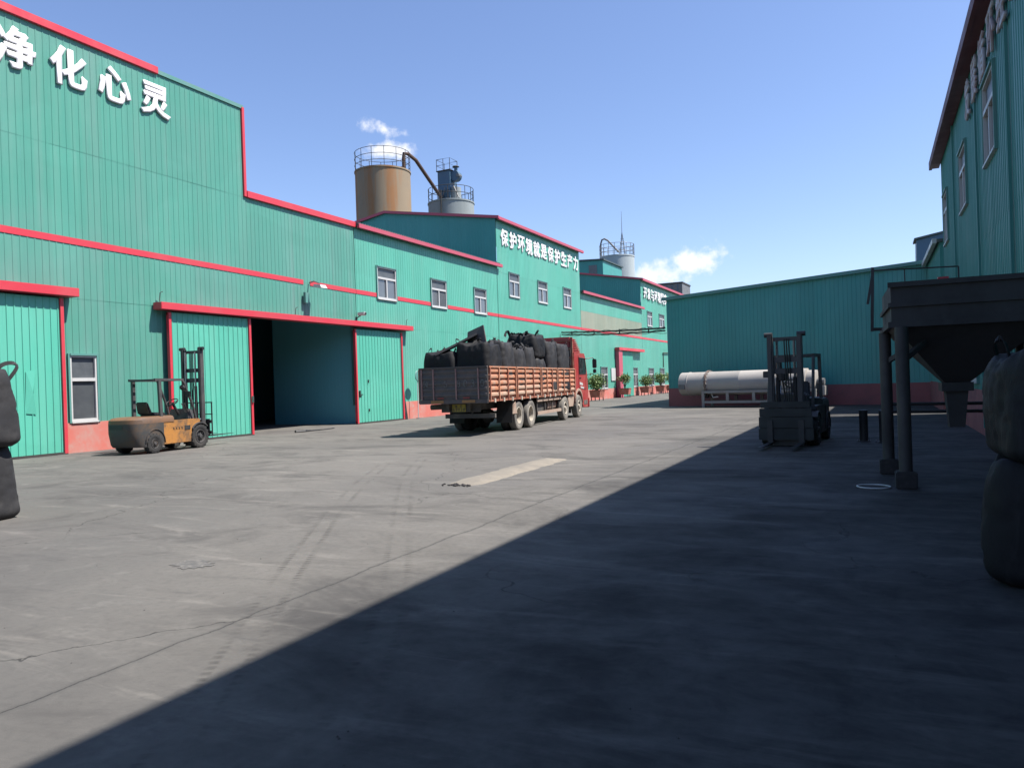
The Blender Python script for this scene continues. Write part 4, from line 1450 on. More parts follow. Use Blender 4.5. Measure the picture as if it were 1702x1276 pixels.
    for k in range(3):
        MB().tube([(0.24 + 0.06 * k, -0.2, 1.1), (0.25 + 0.06 * k, -0.36, 1.38)], 0.012, 5).build('lever', 'chrome', t)
    # overhead guard
    GH = 2.09
    for s in (-1, 1):
        MB().tube([(s * 0.50, -0.05, 0.88), (s * 0.50, -0.14, 1.25), (s * 0.48, -0.48, 2.0), (s * 0.47, -0.56, GH)], 0.035, 8).build('guard_post', 'lift_grey', t)
        MB().bar((s * 0.50, -1.44, 0.90), (s * 0.48, -1.46, GH), 0.07, 0.10, upv=(0, 1, 0)).build('guard_post', 'lift_grey', t)
        MB().bar((s * 0.47, -0.50, GH), (s * 0.47, -1.62, GH + 0.01), 0.06, 0.07).build('guard_rail', 'lift_grey', t)
    for y in (-0.55, -1.60):
        MB().bar((-0.44, y, GH), (0.44, y, GH), 0.07, 0.06).build('guard_rail', 'lift_grey', t)
    for k in range(6):
        MB().bar((-0.36 + 0.144 * k, -0.585, GH + 0.005), (-0.36 + 0.144 * k, -1.565, GH + 0.005), 0.03, 0.045).build('guard_bar', 'lift_grey', t)
    MB().lathe([(0.02, -0.06), (0.08, -0.03), (0.09, 0.03), (0.02, 0.04)], 14, 'y', (0.42, -0.48, 1.86)).build('work_lamp', 'black_steel', t)
    MB().bar((0.47, -0.5, 1.78), (0.58, -0.45, 1.72), 0.02, 0.02).build('mirror_arm', 'black_steel', t)
    MB().bx(0.53, 0.68, -0.47, -0.44, 1.58, 1.74).build('mirror', 'black_steel', t, bevel=0.01)
    # mast
    y0 = 0.36
    for s in (-1, 1):
        mb = MB()
        mb.bx(s * 0.36 - 0.02, s * 0.36 + 0.02, y0, y0 + 0.15, 0.08, mast_h)
        mb.bx(min(s * 0.36, s * 0.29), max(s * 0.36, s * 0.29), y0 - 0.015, y0 - 0.001, 0.08, mast_h)
        mb.bx(min(s * 0.36, s * 0.29), max(s * 0.36, s * 0.29), y0 + 0.151, y0 + 0.165, 0.08, mast_h)
        mb.build('outer_mast', 'lift_grey', t)
        MB().bx(s * 0.28 - 0.025, s * 0.28 + 0.025, y0 + 0.02, y0 + 0.13, 0.14, mast_h - 0.06).build('inner_mast', 'lift_grey', t)
        MB().cyl((s * 0.19, y0 - 0.02, 0.15), (s * 0.19, y0 - 0.02, mast_h * 0.62), 0.045, None, 10).build('lift_cylinder', 'black_steel', t, smooth='auto')
        MB().cyl((s * 0.19, y0 - 0.02, mast_h * 0.62), (s * 0.19, y0 - 0.02, mast_h - 0.1), 0.028, None, 10).build('piston', 'chrome', t, smooth='auto')
        MB().cyl((s * 0.33, 0.02, 0.72), (s * 0.33, 0.20, 0.80), 0.045, None, 10).build('tilt_cylinder', 'black_steel', t)
        MB().cyl((s * 0.33, 0.20, 0.80), (s * 0.33, y0 - 0.01, 0.87), 0.025, None, 8).build('tilt_piston', 'chrome', t)
        MB().cyl((s * 0.36 - 0.09, y0 + 0.06, mast_h + 0.01), (s * 0.36 + 0.09, y0 + 0.06, mast_h + 0.01), 0.055, None, 12).build('mast_pulley', 'black_steel', t)
    for z, hh in ((mast_h - 0.05, 0.09), (mast_h * 0.80, 0.12), (mast_h * 0.70, 0.13), (0.75, 0.16), (0.2, 0.18)):
        MB().bx(-0.335, 0.335, y0 + 0.03, y0 + 0.07, z - hh, z).build('mast_crossbar', 'lift_grey', t)
    mb = MB()
    for k in range(3):
        mb.tube([(-0.10 + 0.05 * k, y0 + 0.09, 0.6), (-0.12 + 0.05 * k, y0 + 0.10, mast_h * 0.5), (-0.09 + 0.05 * k, y0 + 0.09, mast_h - 0.1)], 0.016, 6)
    mb.tube([(0.15, y0 - 0.03, 0.8), (0.06, y0 - 0.16, 1.1), (0.1, y0 - 0.05, 1.6), (0.12, y0 - 0.03, 2.0)], 0.02, 6)
    mb.build('hose', 'black_steel', t)
    # carriage, load backrest, forks
    yc = y0 + 0.19
    fz = forks_z
    for z in (fz + 0.08, fz + 0.42):
        MB().bx(-0.54, 0.54, yc, yc + 0.04, z, z + 0.10).build('carriage_plate', 'black_steel', t)
    for x in (-0.25, 0.25):
        MB().bx(x - 0.03, x + 0.03, yc, yc + 0.035, fz + 0.185, fz + 0.415).build('carriage_plate', 'black_steel', t)
    if backrest:
        mb = MB()
        for x in (-0.54, -0.27, 0.0, 0.27, 0.54):
            mb.bar((x, yc + 0.06, fz + 0.05), (x, yc + 0.06, 1.36), 0.03, 0.03)
        mb.bar((-0.56, yc + 0.06, 1.37), (0.56, yc + 0.06, 1.37), 0.035, 0.035)
        mb.bar((-0.56, yc + 0.065, 1.0), (0.56, yc + 0.065, 1.0), 0.03, 0.03)
        mb.build('load_backrest', 'black_steel', t)
    for x in (-0.34, 0.34):
        mb = MB()
        mb.bx(x - 0.06, x + 0.06, yc + 0.085, yc + 0.13, fz, fz + 0.55)
        mb.hexa([(x - 0.06, yc + 0.131, fz), (x + 0.06, yc + 0.131, fz), (x + 0.05, yc + 1.25, fz + 0.02), (x - 0.05, yc + 1.25, fz + 0.02),
                 (x - 0.06, yc + 0.131, fz + 0.045), (x + 0.06, yc + 0.131, fz + 0.045), (x + 0.05, yc + 1.25, fz + 0.03), (x - 0.05, yc + 1.25, fz + 0.03)])
        mb.build('fork', 'black_steel', t)
    return t


FL1 = forklift('rusty yellow forklift standing in the sun before the sliding doors', (-19.33, 16.55, 0), R(7.0), 3.06, 'lift_yellow', 'lift_hood', 'lift_weight', 0.30)
mk = Face((0.588, 0, 0), (0, 1, 0), (1, 0, 0))


def small_text(parent, body, face, s, z, size, mat, name='lettering', weight=0.0, d0=0.0):
    holder = []
    n0 = set(bpy.data.objects)
    lettering(parent, body, face, s if isinstance(s, (list, tuple)) else [s], z, size, mat, 0.9, 0.006, weight, d0)
    for o in set(bpy.data.objects) - n0:
        o.name = name


small_text(FL1, 'XXXX', mk, [-1.06, -0.95, -0.84, -0.73], 0.66, 0.075, 'black_steel', weight=0.01)
FL2 = forklift('dark forklift in the shade, its mast towards the camera', (-1.83, 18.75, 0), R(176), 2.56, 'lift_dark', 'lift_dark', 'lift_dark', 0.06, backrest=False)
# work light and lifted tool hanging on the second one
MB().lathe([(0.04, -0.10), (0.12, -0.08), (0.14, 0.08), (0.05, 0.12)], 12, 'z', (0.10, 0.30, 1.60)).build('hanging_lamp', 'black_steel', FL2)
for k, (za, zb, hw) in enumerate(((0.16, 0.42, 0.60), (0.43, 0.68, 0.59), (0.69, 0.88, 0.57), (0.89, 1.03, 0.54))):
    MB().bx(-hw, hw, 0.60 + 0.01 * k, 0.64 + 0.01 * k, za, zb).build('front_plate', 'lift_dark', FL2, bevel=0.01)


# ------------------------------------------------------------------ eight-wheel truck
MAT['truck_red'] = painted('truck_red', (0.714, 0.060, 0.060), (0.578, 0.272, 0.221), 0.38, 0.45, 1.8)
MAT['board_orange'] = painted('board_orange', (0.934, 0.371, 0.193), (0.741, 0.515, 0.386), 0.8, 0.95, 3.0, fine=16)
MAT['board_dusty'] = painted('board_dusty', (0.850, 0.612, 0.459), (0.884, 0.408, 0.238), 0.85, 0.75, 2.5, fine=14)
MAT['board_red'] = painted('board_red', (0.600, 0.180, 0.105), (0.750, 0.420, 0.270), 0.75, 0.7, 3.0, fine=16)
MAT['tail_dark'] = painted('tail_dark', (0.161, 0.152, 0.154), (0.323, 0.246, 0.226), 0.75, 0.7, 2.2, fine=12)
MAT['stake_pink'] = painted('stake_pink', (0.640, 0.384, 0.352), (0.384, 0.240, 0.224), 0.8, 0.7, 4.0)
MAT['faded_paint'] = painted('faded_paint', (0.312, 0.312, 0.300), (0.156, 0.144, 0.144), 0.85, 0.8, 9.0, fine=30)
MAT['plate_yellow'] = painted('plate_yellow', (0.750, 0.630, 0.090), (0.375, 0.315, 0.120), 0.6, 0.7, 8.0)
MAT['lens_red'] = painted('lens_red', (0.490, 0.042, 0.042), (0.280, 0.112, 0.084), 0.4, 0.5, 6.0)
MAT['lens_amber'] = painted('lens_amber', (0.630, 0.308, 0.098), (0.420, 0.224, 0.112), 0.5, 0.6, 6.0)
MAT['frame_dusty'] = painted('frame_dusty', (0.120, 0.114, 0.108), (0.360, 0.312, 0.264), 0.85, 0.7, 2.5)
MAT['guard_dusty'] = painted('guard_dusty', (0.748, 0.578, 0.459), (0.612, 0.374, 0.272), 0.85, 0.7, 3.0)

T = thing('cargo_truck', 'red eight-wheel flatbed truck with orange side boards, loaded with black bags', 'truck', (-11.03, 21.1, 0), R(6.3))
BW, Z0, Z1 = -2.44, 1.22, 2.18
MB().bx(BW + 0.06, -0.06, 0.08, 10.70, Z0 - 0.06, Z0 + 0.02).build('bed_floor', 'frame_dusty', T)
for x in (-0.85, -1.59):
    MB().bx(x - 0.05, x + 0.05, 0.35, 12.8, 0.80, 1.10).build('chassis_rail', 'frame_dusty', T)
for i in range(14):
    MB().bx(BW + 0.1, -0.1, 0.4 + i * 0.76, 0.5 + i * 0.76, 1.101, Z0 - 0.061).build('cross_member', 'frame_dusty', T)
sec = [(0.06, 2.62), (2.70, 5.52), (5.60, 7.80), (7.88, 10.70)]
for sx, x0 in ((1, 0.0), (-1, BW)):
    for k, (ya, yb) in enumerate(sec):
        mb = MB()
        xi, xo = x0 - sx * 0.06, x0 - sx * 0.03
        mb.bx(min(xi, xo), max(xi, xo), ya, yb, Z0 - 0.02, Z1)
        board = mb.build('side_board', 'board_red', T)
        for j in range(5):              # pressed horizontal swages
            za = Z0 + 0.02 + j * 0.192
            m2 = MB()
            prof = [(x0 - sx * 0.029, za), (x0 + sx * 0.012, za + 0.035), (x0 + sx * 0.012, za + 0.105), (x0 - sx * 0.029, za + 0.135)]
            m2.prism(prof, 'y', ya + 0.02, yb - 0.02)
            m2.build('swage', ('board_dusty', 'board_orange', 'board_orange', 'board_orange', 'board_orange')[j] if k != 1 or j > 1 else 'board_dusty', board)
        n = 4
        for j in range(n):
            yy = ya + (yb - ya) * j / (n - 1)
            yy = min(max(yy, ya + 0.04), yb - 0.04)
            m2 = MB()
            xa, xb = x0 + sx * 0.014, x0 + sx * 0.05
            m2.bx(min(xa, xb), max(xa, xb), yy - 0.03, yy + 0.03, Z0 - 0.08, Z1 + 0.01)
            m2.build('stake', ('board_red', 'board_orange')[j % 2], board)
        m2 = MB()
        xa, xb = x0 - sx * 0.065, x0 + sx * 0.03
        m2.bx(min(xa, xb), max(xa, xb), ya, yb, Z1 + 0.002, Z1 + 0.05)
        m2.build('top_rail', 'board_orange', board)
        for j in range(3):              # hinges and hooks below the board
            yy = ya + (yb - ya) * (j + 0.5) / 3
            xa, xb = x0 - sx * 0.02, x0 + sx * 0.04
            MB().bx(min(xa, xb), max(xa, xb), yy - 0.06, yy + 0.06, Z0 - 0.16, Z0 - 0.03).build('hinge', 'rim_dusty', board)
    xa, xb = x0 - sx * 0.09, x0 + sx * 0.02
    MB().bx(min(xa, xb), max(xa, xb), 0.0, 10.72, Z0 - 0.13, Z0 - 0.065).build('side_rave', 'board_red', T)
# headboard with a lattice
mb = MB()
for x in (-0.1, -0.85, -1.6, BW + 0.1):
    mb.bx(x - 0.04, x + 0.04, 10.74, 10.82, Z0, 3.50)
for z in (1.5, 1.9, 2.3, 2.7, 3.1, 3.45):
    mb.bx(BW + 0.06, -0.06, 10.75, 10.80, z, z + 0.06)
mb.build('headboard', 'board_red', T)
# tailgate
tg = MB().bx(BW + 0.02, -0.02, 0.0, 0.05, Z0 - 0.02, Z1 + 0.02).build('tailgate', 'tail_dark', T)
for j in range(5):
    z = Z0 + 0.05 + j * 0.19
    MB().prism([(-0.001, z), (-0.022, z + 0.03), (-0.022, z + 0.09), (-0.001, z + 0.12)], 'x', BW + 0.05, -0.05).build('swage', 'tail_dark', tg)
for x in (-0.33, -1.10, -1.90, -2.32):
    MB().bx(x - 0.022, x + 0.022, -0.055, -0.024, Z0 - 0.03, Z1).build('stake', 'stake_pink', tg)
MB().bx(BW + 0.02, -0.02, -0.045, 0.06, Z1 + 0.022, Z1 + 0.06).build('top_rail', 'tail_dark', tg)
RF = Face((BW, -0.024, 0), (1, 0, 0), (0, -1, 0))
small_text(tg, '冀E·68030', RF, [0.26, 0.56, 0.76, 0.96, 1.42, 1.66, 1.92, 2.24], 1.70, 0.24, 'faded_paint', weight=0.008)
MB().bx(BW + 0.02, -0.02, -0.04, 0.07, Z0 - 0.16, Z0 - 0.03).build('rear_beam', 'tail_dark', T)
for x in (-2.0, -0.9):
    MB().bx(x, x + 0.45, -0.055, -0.042, Z0 - 0.14, Z0 - 0.05).build('tail_lamp', 'lens_amber', T)
for x in (-1.75, -0.85):
    MB().bx(x, x + 0.22, -0.075, -0.056, Z0 + 0.00, Z0 + 0.045).build('reflector', 'lens_red', T)
# under-run bumper, number plate, mud flaps
MB().bx(-1.78, -0.02, 0.55, 0.67, 0.56, 0.70).build('under_run_bar', 'frame_dusty', T)
for x in (-0.85, -1.59):
    MB().bar((x, 0.62, 0.70), (x, 0.75, 0.85), 0.08, 0.06).build('bumper_bracket', 'frame_dusty', T)
pl = MB().bx(-1.50, -1.02, 0.50, 0.515, 0.78, 1.02).build('number_plate', 'plate_yellow', T)
NP = Face((-1.50, 0.499, 0), (1, 0, 0), (0, -1, 0))
small_text(pl, '冀E', NP, [0.15, 0.32], 0.955, 0.085, 'tail_dark', weight=0.01)
small_text(pl, '68030', NP, [0.06, 0.15, 0.24, 0.33, 0.42], 0.85, 0.10, 'tail_dark', weight=0.01)
MB().bx(-1.9, -0.5, 0.53, 0.56, 0.76, 1.05).build('plate_panel', 'frame_dusty', T)
MB().cyl((-2.45, 0.9, 0.93), (-1.75, 0.9, 0.95), 0.09, None, 12).build('winch_roller', 'frame_dusty', T)
for x0, x1 in ((-0.62, -0.04), (BW + 0.04, BW + 0.62)):
    MB().hexa([(x0, 2.24, 0.30), (x1, 2.24, 0.30), (x1, 2.26, 0.30), (x0, 2.26, 0.30), (x0, 2.36, 1.05), (x1, 2.36, 1.05), (x1, 2.38, 1.05), (x0, 2.38, 1.05)]).build('mud_flap', 'rubber', T)
MB().prism([(2.30, 0.60), (2.75, 0.60), (2.60, 1.02), (2.50, 0.95)], 'x', -0.30, -0.02).build('mudguard', 'guard_dusty', T)
# wheels
for y in (3.04, 4.42):
    for s, x in ((1, 0.0), (-1, BW)):
        wheel(T, (x - s * 0.17, y, 0.515), 0.515, 0.28, s, 'rubber_dusty', 'rim_dusty', 0.60, 0, convex=False)
        wheel(T, (x - s * 0.49, y, 0.515), 0.515, 0.28, s, 'rubber', 'rim_dusty', 0.52, 0)
    MB().cyl((-0.4, y, 0.515), (BW + 0.4, y, 0.515), 0.11, None, 10).build('axle', 'frame_dusty', T)
    MB().lathe([(0.05, -0.22), (0.22, -0.15), (0.26, 0), (0.22, 0.15), (0.05, 0.22)], 14, 'x', (-1.22, y, 0.515)).build('differential', 'frame_dusty', T)
for y in (9.15, 11.52):
    for s, x in ((1, 0.0), (-1, BW)):
        wheel(T, (x - s * 0.16, y, 0.515), 0.515, 0.29, s, 'rubber_dusty', 'rim_dusty', 0.52, 0)
    MB().cyl((-0.3, y, 0.45), (BW + 0.3, y, 0.45), 0.07, None, 10).build('axle', 'frame_dusty', T)
# side guards, tanks, boxes
for z in (0.48, 0.98):
    MB().bx(-0.10, -0.05, 5.25, 8.55, z - 0.06, z + 0.06).build('side_guard', 'guard_dusty', T)
for y in (5.35, 6.4, 7.4, 8.4):
    MB().bx(-0.14, -0.105, y - 0.03, y + 0.03, 0.42, 1.16).build('guard_post', 'frame_dusty', T)
MB().cyl((-0.48, 7.1, 0.72), (-0.48, 8.3, 0.72), 0.28, None, 18).build('fuel_tank', 'guard_dusty', T, smooth='auto')
MB().bx(-0.70, -0.2, 5.6, 6.5, 0.50, 0.95).build('tool_box', 'frame_dusty', T, bevel=0.02)
MB().cyl((-0.35, 6.6, 0.70), (-0.35, 7.0, 0.70), 0.14, None, 14).build('air_tank', 'frame_dusty', T)
MB().prism([(9.85, 0.55), (10.55, 0.55), (10.85, 1.12), (9.9, 1.12), (9.72, 0.9)], 'x', -0.42, -0.06).build('mudguard', 'guard_dusty', T)
MB().hexa([(-0.42, 10.2, 0.25), (-0.08, 10.2, 0.25), (-0.08, 10.23, 0.25), (-0.42, 10.23, 0.25), (-0.42, 10.2, 0.55), (-0.08, 10.2, 0.55), (-0.08, 10.23, 0.55), (-0.42, 10.23, 0.55)]).build('mud_flap', 'rubber', T)
# cab
arch = [(11.52 + 0.66 * math.cos(math.pi * (0.02 + 0.96 * i / 12)), 0.60 + 0.62 * math.sin(math.pi * (0.02 + 0.96 * i / 12))) for i in range(13)]
prof = [(13.30, 0.45), (13.38, 0.80), (13.40, 1.60), (13.32, 1.95), (12.95, 2.85), (12.80, 2.98), (10.92, 2.98), (10.92, 0.95), (10.88, 0.61)]
body = [(13.30, 0.40)] + [(13.40, 0.85), (13.40, 1.62), (13.33, 1.92), (12.98, 2.82), (12.82, 2.96), (10.92, 2.96), (10.90, 1.10)] + arch[::-1] + [(12.4, 0.42)]
cab = MB().prism(body, 'x', BW + 0.05, -0.05).build('cab', 'truck_red', T, bevel=0.05, seg=2)
# roof deflector with louvred side wings
MB().prism([(10.92, 2.962), (12.75, 2.962), (12.55, 3.10), (11.75, 3.58), (11.45, 3.68), (10.95, 3.68)], 'x', BW + 0.22, -0.22).build('roof_deflector', 'truck_red', T, bevel=0.05)
for s, xa in ((1, -0.215), (-1, BW + 0.215)):
    for j in range(8):
        z = 2.99 + j * 0.08
        ye = 12.5 - max(0, (z - 3.05)) * 1.55
        MB().bx(min(xa, xa + s * 0.06), max(xa, xa + s * 0.06), 10.96, ye, z, z + 0.045).build('louvre', 'truck_red', T)
    MB().bar((xa + s * 0.06, 10.94, 1.2), (xa + s * 0.06, 10.94, 3.66), 0.10, 0.06, upv=(0, 1, 0)).build('side_deflector', 'truck_red', T)
for s, x in ((1, -0.05), (-1, BW + 0.05)):
    gl = MB()
    e = x + s * 0.006
    win = [(11.75, 2.0), (12.98, 2.0), (13.05, 2.22), (12.82, 2.72), (11.75, 2.74)]
    gl.prism(win, 'x', min(x, e), max(x, e)).build('side_window', 'dark_glass', T)
    tr = MB()
    pts = [(x + s * 0.012, a, b) for a, b in win]
    tr.tube(pts, 0.022, 6, True)
    tr.build('window_seal', 'black_steel', T)
    MB().bx(min(x, x + s * 0.03), max(x, x + s * 0.03), 11.80, 12.0, 1.78, 1.83).build('door_handle', 'black_steel', T)
    dl = MB()
    for a, b in (((11.66, 2.85), (11.66, 1.35)), ((11.66, 1.35), (12.9, 1.25)), ((13.1, 2.2), (12.95, 1.25))):
        dl.bar((x + s * 0.004, a[0], a[1]), (x + s * 0.004, b[0], b[1]), 0.012, 0.02, upv=(1, 0, 0))
    dl.build('door_seam', 'black_steel', T)
    for pts in ([(11.8, 1.62), (12.4, 1.55), (12.35, 1.45), (11.8, 1.50)], [(12.0, 1.42), (12.6, 1.36), (12.5, 1.28), (11.95, 1.34)]):
        MB().prism(pts, 'x', min(x + s * 0.002, x + s * 0.006), max(x + s * 0.002, x + s * 0.006)).build('door_decal', 'white', T)
    MB().tube([(x, 13.05, 2.72), (x + s * 0.28, 13.35, 2.76), (x + s * 0.34, 13.45, 2.66)], 0.022, 6).build('mirror_arm', 'black_steel', T)
    MB().bx(min(x + s * 0.24, x + s * 0.44), max(x + s * 0.24, x + s * 0.44), 13.40, 13.52, 2.26, 2.70).build('mirror', 'black_steel', T, bevel=0.03)
    MB().bx(min(x + s * 0.26, x + s * 0.42), max(x + s * 0.26, x + s * 0.42), 13.40, 13.50, 2.02, 2.22).build('mirror', 'black_steel', T, bevel=0.03)
    MB().tube([(x, 13.28, 1.95), (x + s * 0.30, 13.42, 2.0), (x + s * 0.34, 13.45, 2.1)], 0.018, 6).build('mirror_arm', 'black_steel', T)
    mb = MB()
    for i in range(12):
        q0, q1 = arch[i], arch[i + 1]
        xs = sorted((x - s * 0.02, x + s * 0.04))
        mb.hexa([(xs[0], q0[0], q0[1]), (xs[1], q0[0], q0[1]), (xs[1], q1[0], q1[1]), (xs[0], q1[0], q1[1]),
                 (xs[0], q0[0] * 1.0, q0[1] + 0.10), (xs[1], q0[0], q0[1] + 0.10), (xs[1], q1[0], q1[1] + 0.10), (xs[0], q1[0], q1[1] + 0.10)])
    mb.build('fender_lip', 'guard_dusty', T)
    MB().bx(min(x, x + s * 0.012), max(x, x + s * 0.012), 12.5, 13.2, 0.55, 0.75).build('step', 'frame_dusty', T)
MB().hexa([(BW + 0.2, 13.34, 1.98), (-0.2, 13.34, 1.98), (-0.2, 13.37, 1.98), (BW + 0.2, 13.37, 1.98), (BW + 0.25, 13.0, 2.78), (-0.25, 13.0, 2.78), (-0.25, 13.03, 2.80), (BW + 0.25, 13.03, 2.80)]).build('windscreen', 'dark_glass', T)
MB().bx(BW + 0.02, -0.02, 13.36, 13.50, 0.38, 0.85).build('bumper', 'truck_red', T, bevel=0.03)
for x in (-0.45, BW + 0.15):
    MB().bx(x, x + 0.3, 13.501, 13.52, 0.58, 0.74).build('headlight', 'white', T)
MB().cyl((-0.25, 10.86, 0.9), (-0.25, 10.86, 3.2), 0.07, None, 10).build('intake_stack', 'black_steel', T)

# ------------------------------------------------------------------ bulk bags


def bag_material(name, base, dust, rough=0.5):
    k = N(name)
    w = k.noise(k.scaled(k.obj, (5, 5, 1.2)), 1.0, 5, 0.6, 0.4)
    d = k.noise(k.obj, 2.2, 5, 0.62, 0.3)
    wv = k.noise(k.scaled(k.obj, (240, 240, 60)), 1.0, 1, 0.5)
    c = k.mix(k.ramp(d, 0.42, 0.72, 0.0, 0.7), base, dust)
    c = k.mix(k.math('MULTIPLY', k.ramp(w, 0.58, 0.70), 0.35), c, tuple(x * 1.6 for x in dust))
    h = k.math('ADD', w, k.math('MULTIPLY', wv, 0.10))
    k.bump(h, 0.55, 0.03)
    return k.end(c, k.ramp(d, 0.3, 0.7, rough + 0.1, rough + 0.3), 0.0, 0.25)


MAT['bag_black'] = bag_material('bag_black', (0.022, 0.023, 0.027), (0.052, 0.051, 0.054))
MAT['bag_dusty'] = bag_material('bag_dusty', (0.058, 0.058, 0.064), (0.118, 0.115, 0.117))
MAT['bag_white'] = bag_material('bag_white', (0.45, 0.44, 0.42), (0.30, 0.29, 0.28))


def bulk_bag(label, loc, rz, w, d, h, seed, mat='bag_black', loops=4, top=0.14, sag=0.12, group='black bulk bags', lean=(0, 0), spout=True, taper=0.0):
    t = thing('bulk_bag', label, 'bag', loc, rz, group)
    NR, NH = 72, 34
    vs = []
    for j in range(NH + 1):
        q = j / NH
        if q < 0.80:
            e = q / 0.80
            z = h * e
            k = 1.0 - 0.13 * (1 - min(1, e * 9)) ** 2 + sag * math.sin(math.pi * min(1, e)) ** 0.7 * (1 - 0.3 * e)
            k -= 0.05 * max(0, e - 0.88) / 0.12
            pw = 6.5 - 1.5 * e
        else:
            e = (q - 0.80) / 0.20
            k = 0.95 * (1 - e ** 2.0) + 0.09 * e
            z = h + top * (0.12 * e ** 0.5 + 0.88 * e ** 4)
            pw = 5.0 - 2.6 * e
        et = min(1.0, z / h)
        for i in range(NR):
            a = 2 * math.pi * (i + 0.5) / NR
            c, s = math.cos(a), math.sin(a)
            rr = (abs(c) ** pw + abs(s) ** pw) ** (-1 / pw)
            cf = math.sin(2 * a) ** 2
            p3 = (c * rr * 1.7 + seed, s * rr * 1.7 + seed * 0.7, z * 1.6)
            big = noise.noise(p3) * 0.055
            d1 = noise.noise((p3[0] * 2.3 + z * 1.3, p3[1] * 2.3 - z * 1.1, p3[2] * 1.2))
            crease = -0.030 * max(0.0, 1 - abs(d1) * 7)
            d2 = noise.noise((p3[0] * 4.6, p3[1] * 4.6, p3[2] * 0.9 + 5))
            crease -= 0.020 * max(0.0, 1 - abs(d2) * 6)
            fold = 0.0
            zz = z
            if q > 0.66:
                g = min(1.0, (q - 0.66) / 0.14)
                fold = g * (0.05 * math.sin(a * 9 + seed + 2.2 * noise.noise((c * 2, s * 2, seed))) + 0.03 * math.sin(a * 17 + seed * 2))
                zz = z + g * (1 - max(0, q - 0.86) * 5) * (0.085 * cf ** 2 + 0.055 * noise.noise((c * 2.1 + seed, s * 2.1, q * 3)) - 0.03)
            k2 = k * (1 - taper * et) + (big + crease) * (0.35 + 0.65 * min(1, q * 6)) + fold * (0.5 if q < 0.85 else 1.0) * k
            k2 += 0.02 * cf ** 6 * (1 if q < 0.8 else 0)
            k2 = max(k2, 0.03)
            vs.append((c * rr * w / 2 * k2 + lean[0] * z, s * rr * d / 2 * k2 + lean[1] * z, max(zz, 0.0)))
    fs = [(j * NR + i, j * NR + (i + 1) % NR, (j + 1) * NR + (i + 1) % NR, (j + 1) * NR + i) for j in range(NH) for i in range(NR)]
    fs += [tuple(range(NR - 1, -1, -1)), tuple(NH * NR + i for i in range(NR))]
    MB().add(vs, fs).build('bag_body', mat, t, smooth=True)
    r = random.Random(seed)
    tx, ty = lean[0] * h, lean[1] * h
    for k in range(loops):
        sx, sy = ((1, 1), (1, -1), (-1, 1), (-1, -1))[k]
        x, y = tx + sx * w * 0.36, ty + sy * d * 0.36
        hh = r.uniform(0.10, 0.26)
        ox, oy = r.uniform(-0.20, 0.26) * sx, r.uniform(-0.2, 0.2) * sy
        pts = [Vector((x, y - sy * 0.16, h * 0.93)), Vector((x + ox * 0.5, y - sy * 0.12 + oy * 0.4, h + hh * 0.75)), Vector((x + ox, y + oy, h + hh)), Vector((x + ox * 0.8 + 0.05 * sx, y + oy + sy * 0.06, h + hh * 0.7)), Vector((x + 0.03 * sx, y + sy * 0.03, h * 0.93))]
        m2 = MB()
        fine = []
        for i in range(len(pts) - 1):
            for j in range(4):
                fine.append(pts[i].lerp(pts[i + 1], j / 4))
        fine.append(pts[-1])
        for _ in range(3):
            fine = [fine[0]] + [(fine[i - 1] + fine[i] * 2 + fine[i + 1]) / 4 for i in range(1, len(fine) - 1)] + [fine[-1]]
        sm = [fine[0]] + [(fine[i - 1] + fine[i] * 2 + fine[i + 1]) / 4 for i in range(1, len(fine) - 1)] + [fine[-1]]
        for a, b in zip(sm, sm[1:]):
            m2.bar(a, b + (b - a) * 0.15, 0.055, 0.010, upv=(sx, sy * 0.4, 0.2))
        m2.build('lifting_loop', mat, t)
    if spout:
        prof = []
        for i in range(6):
            q = i / 5
            prof.append((0.075 * (1 - 0.45 * q) + 0.02 * math.sin(q * 7 + seed), h + top * 0.8 + 0.11 * q))
        m2 = MB().lathe(prof, 12, 'z', (tx, ty, 0))
        m2.v = [(a + 0.06 * noise.noise((a * 9, b * 9, c * 6 + seed)) + (c - h) * 0.3 * math.sin(seed), b + 0.06 * noise.noise((a * 9 + 7, b * 9, c * 6)), c) for a, b, c in m2.v]
        m2.build('spout', mat, t, smooth=True)
    return t


TM = Matrix.Translation((-11.03, 21.1, 0)) @ Matrix.Rotation(R(6.3), 4, 'Z')


def on_truck(x, y, z):
    p = TM @ Vector((x, y, z))
    return (p.x, p.y, p.z)


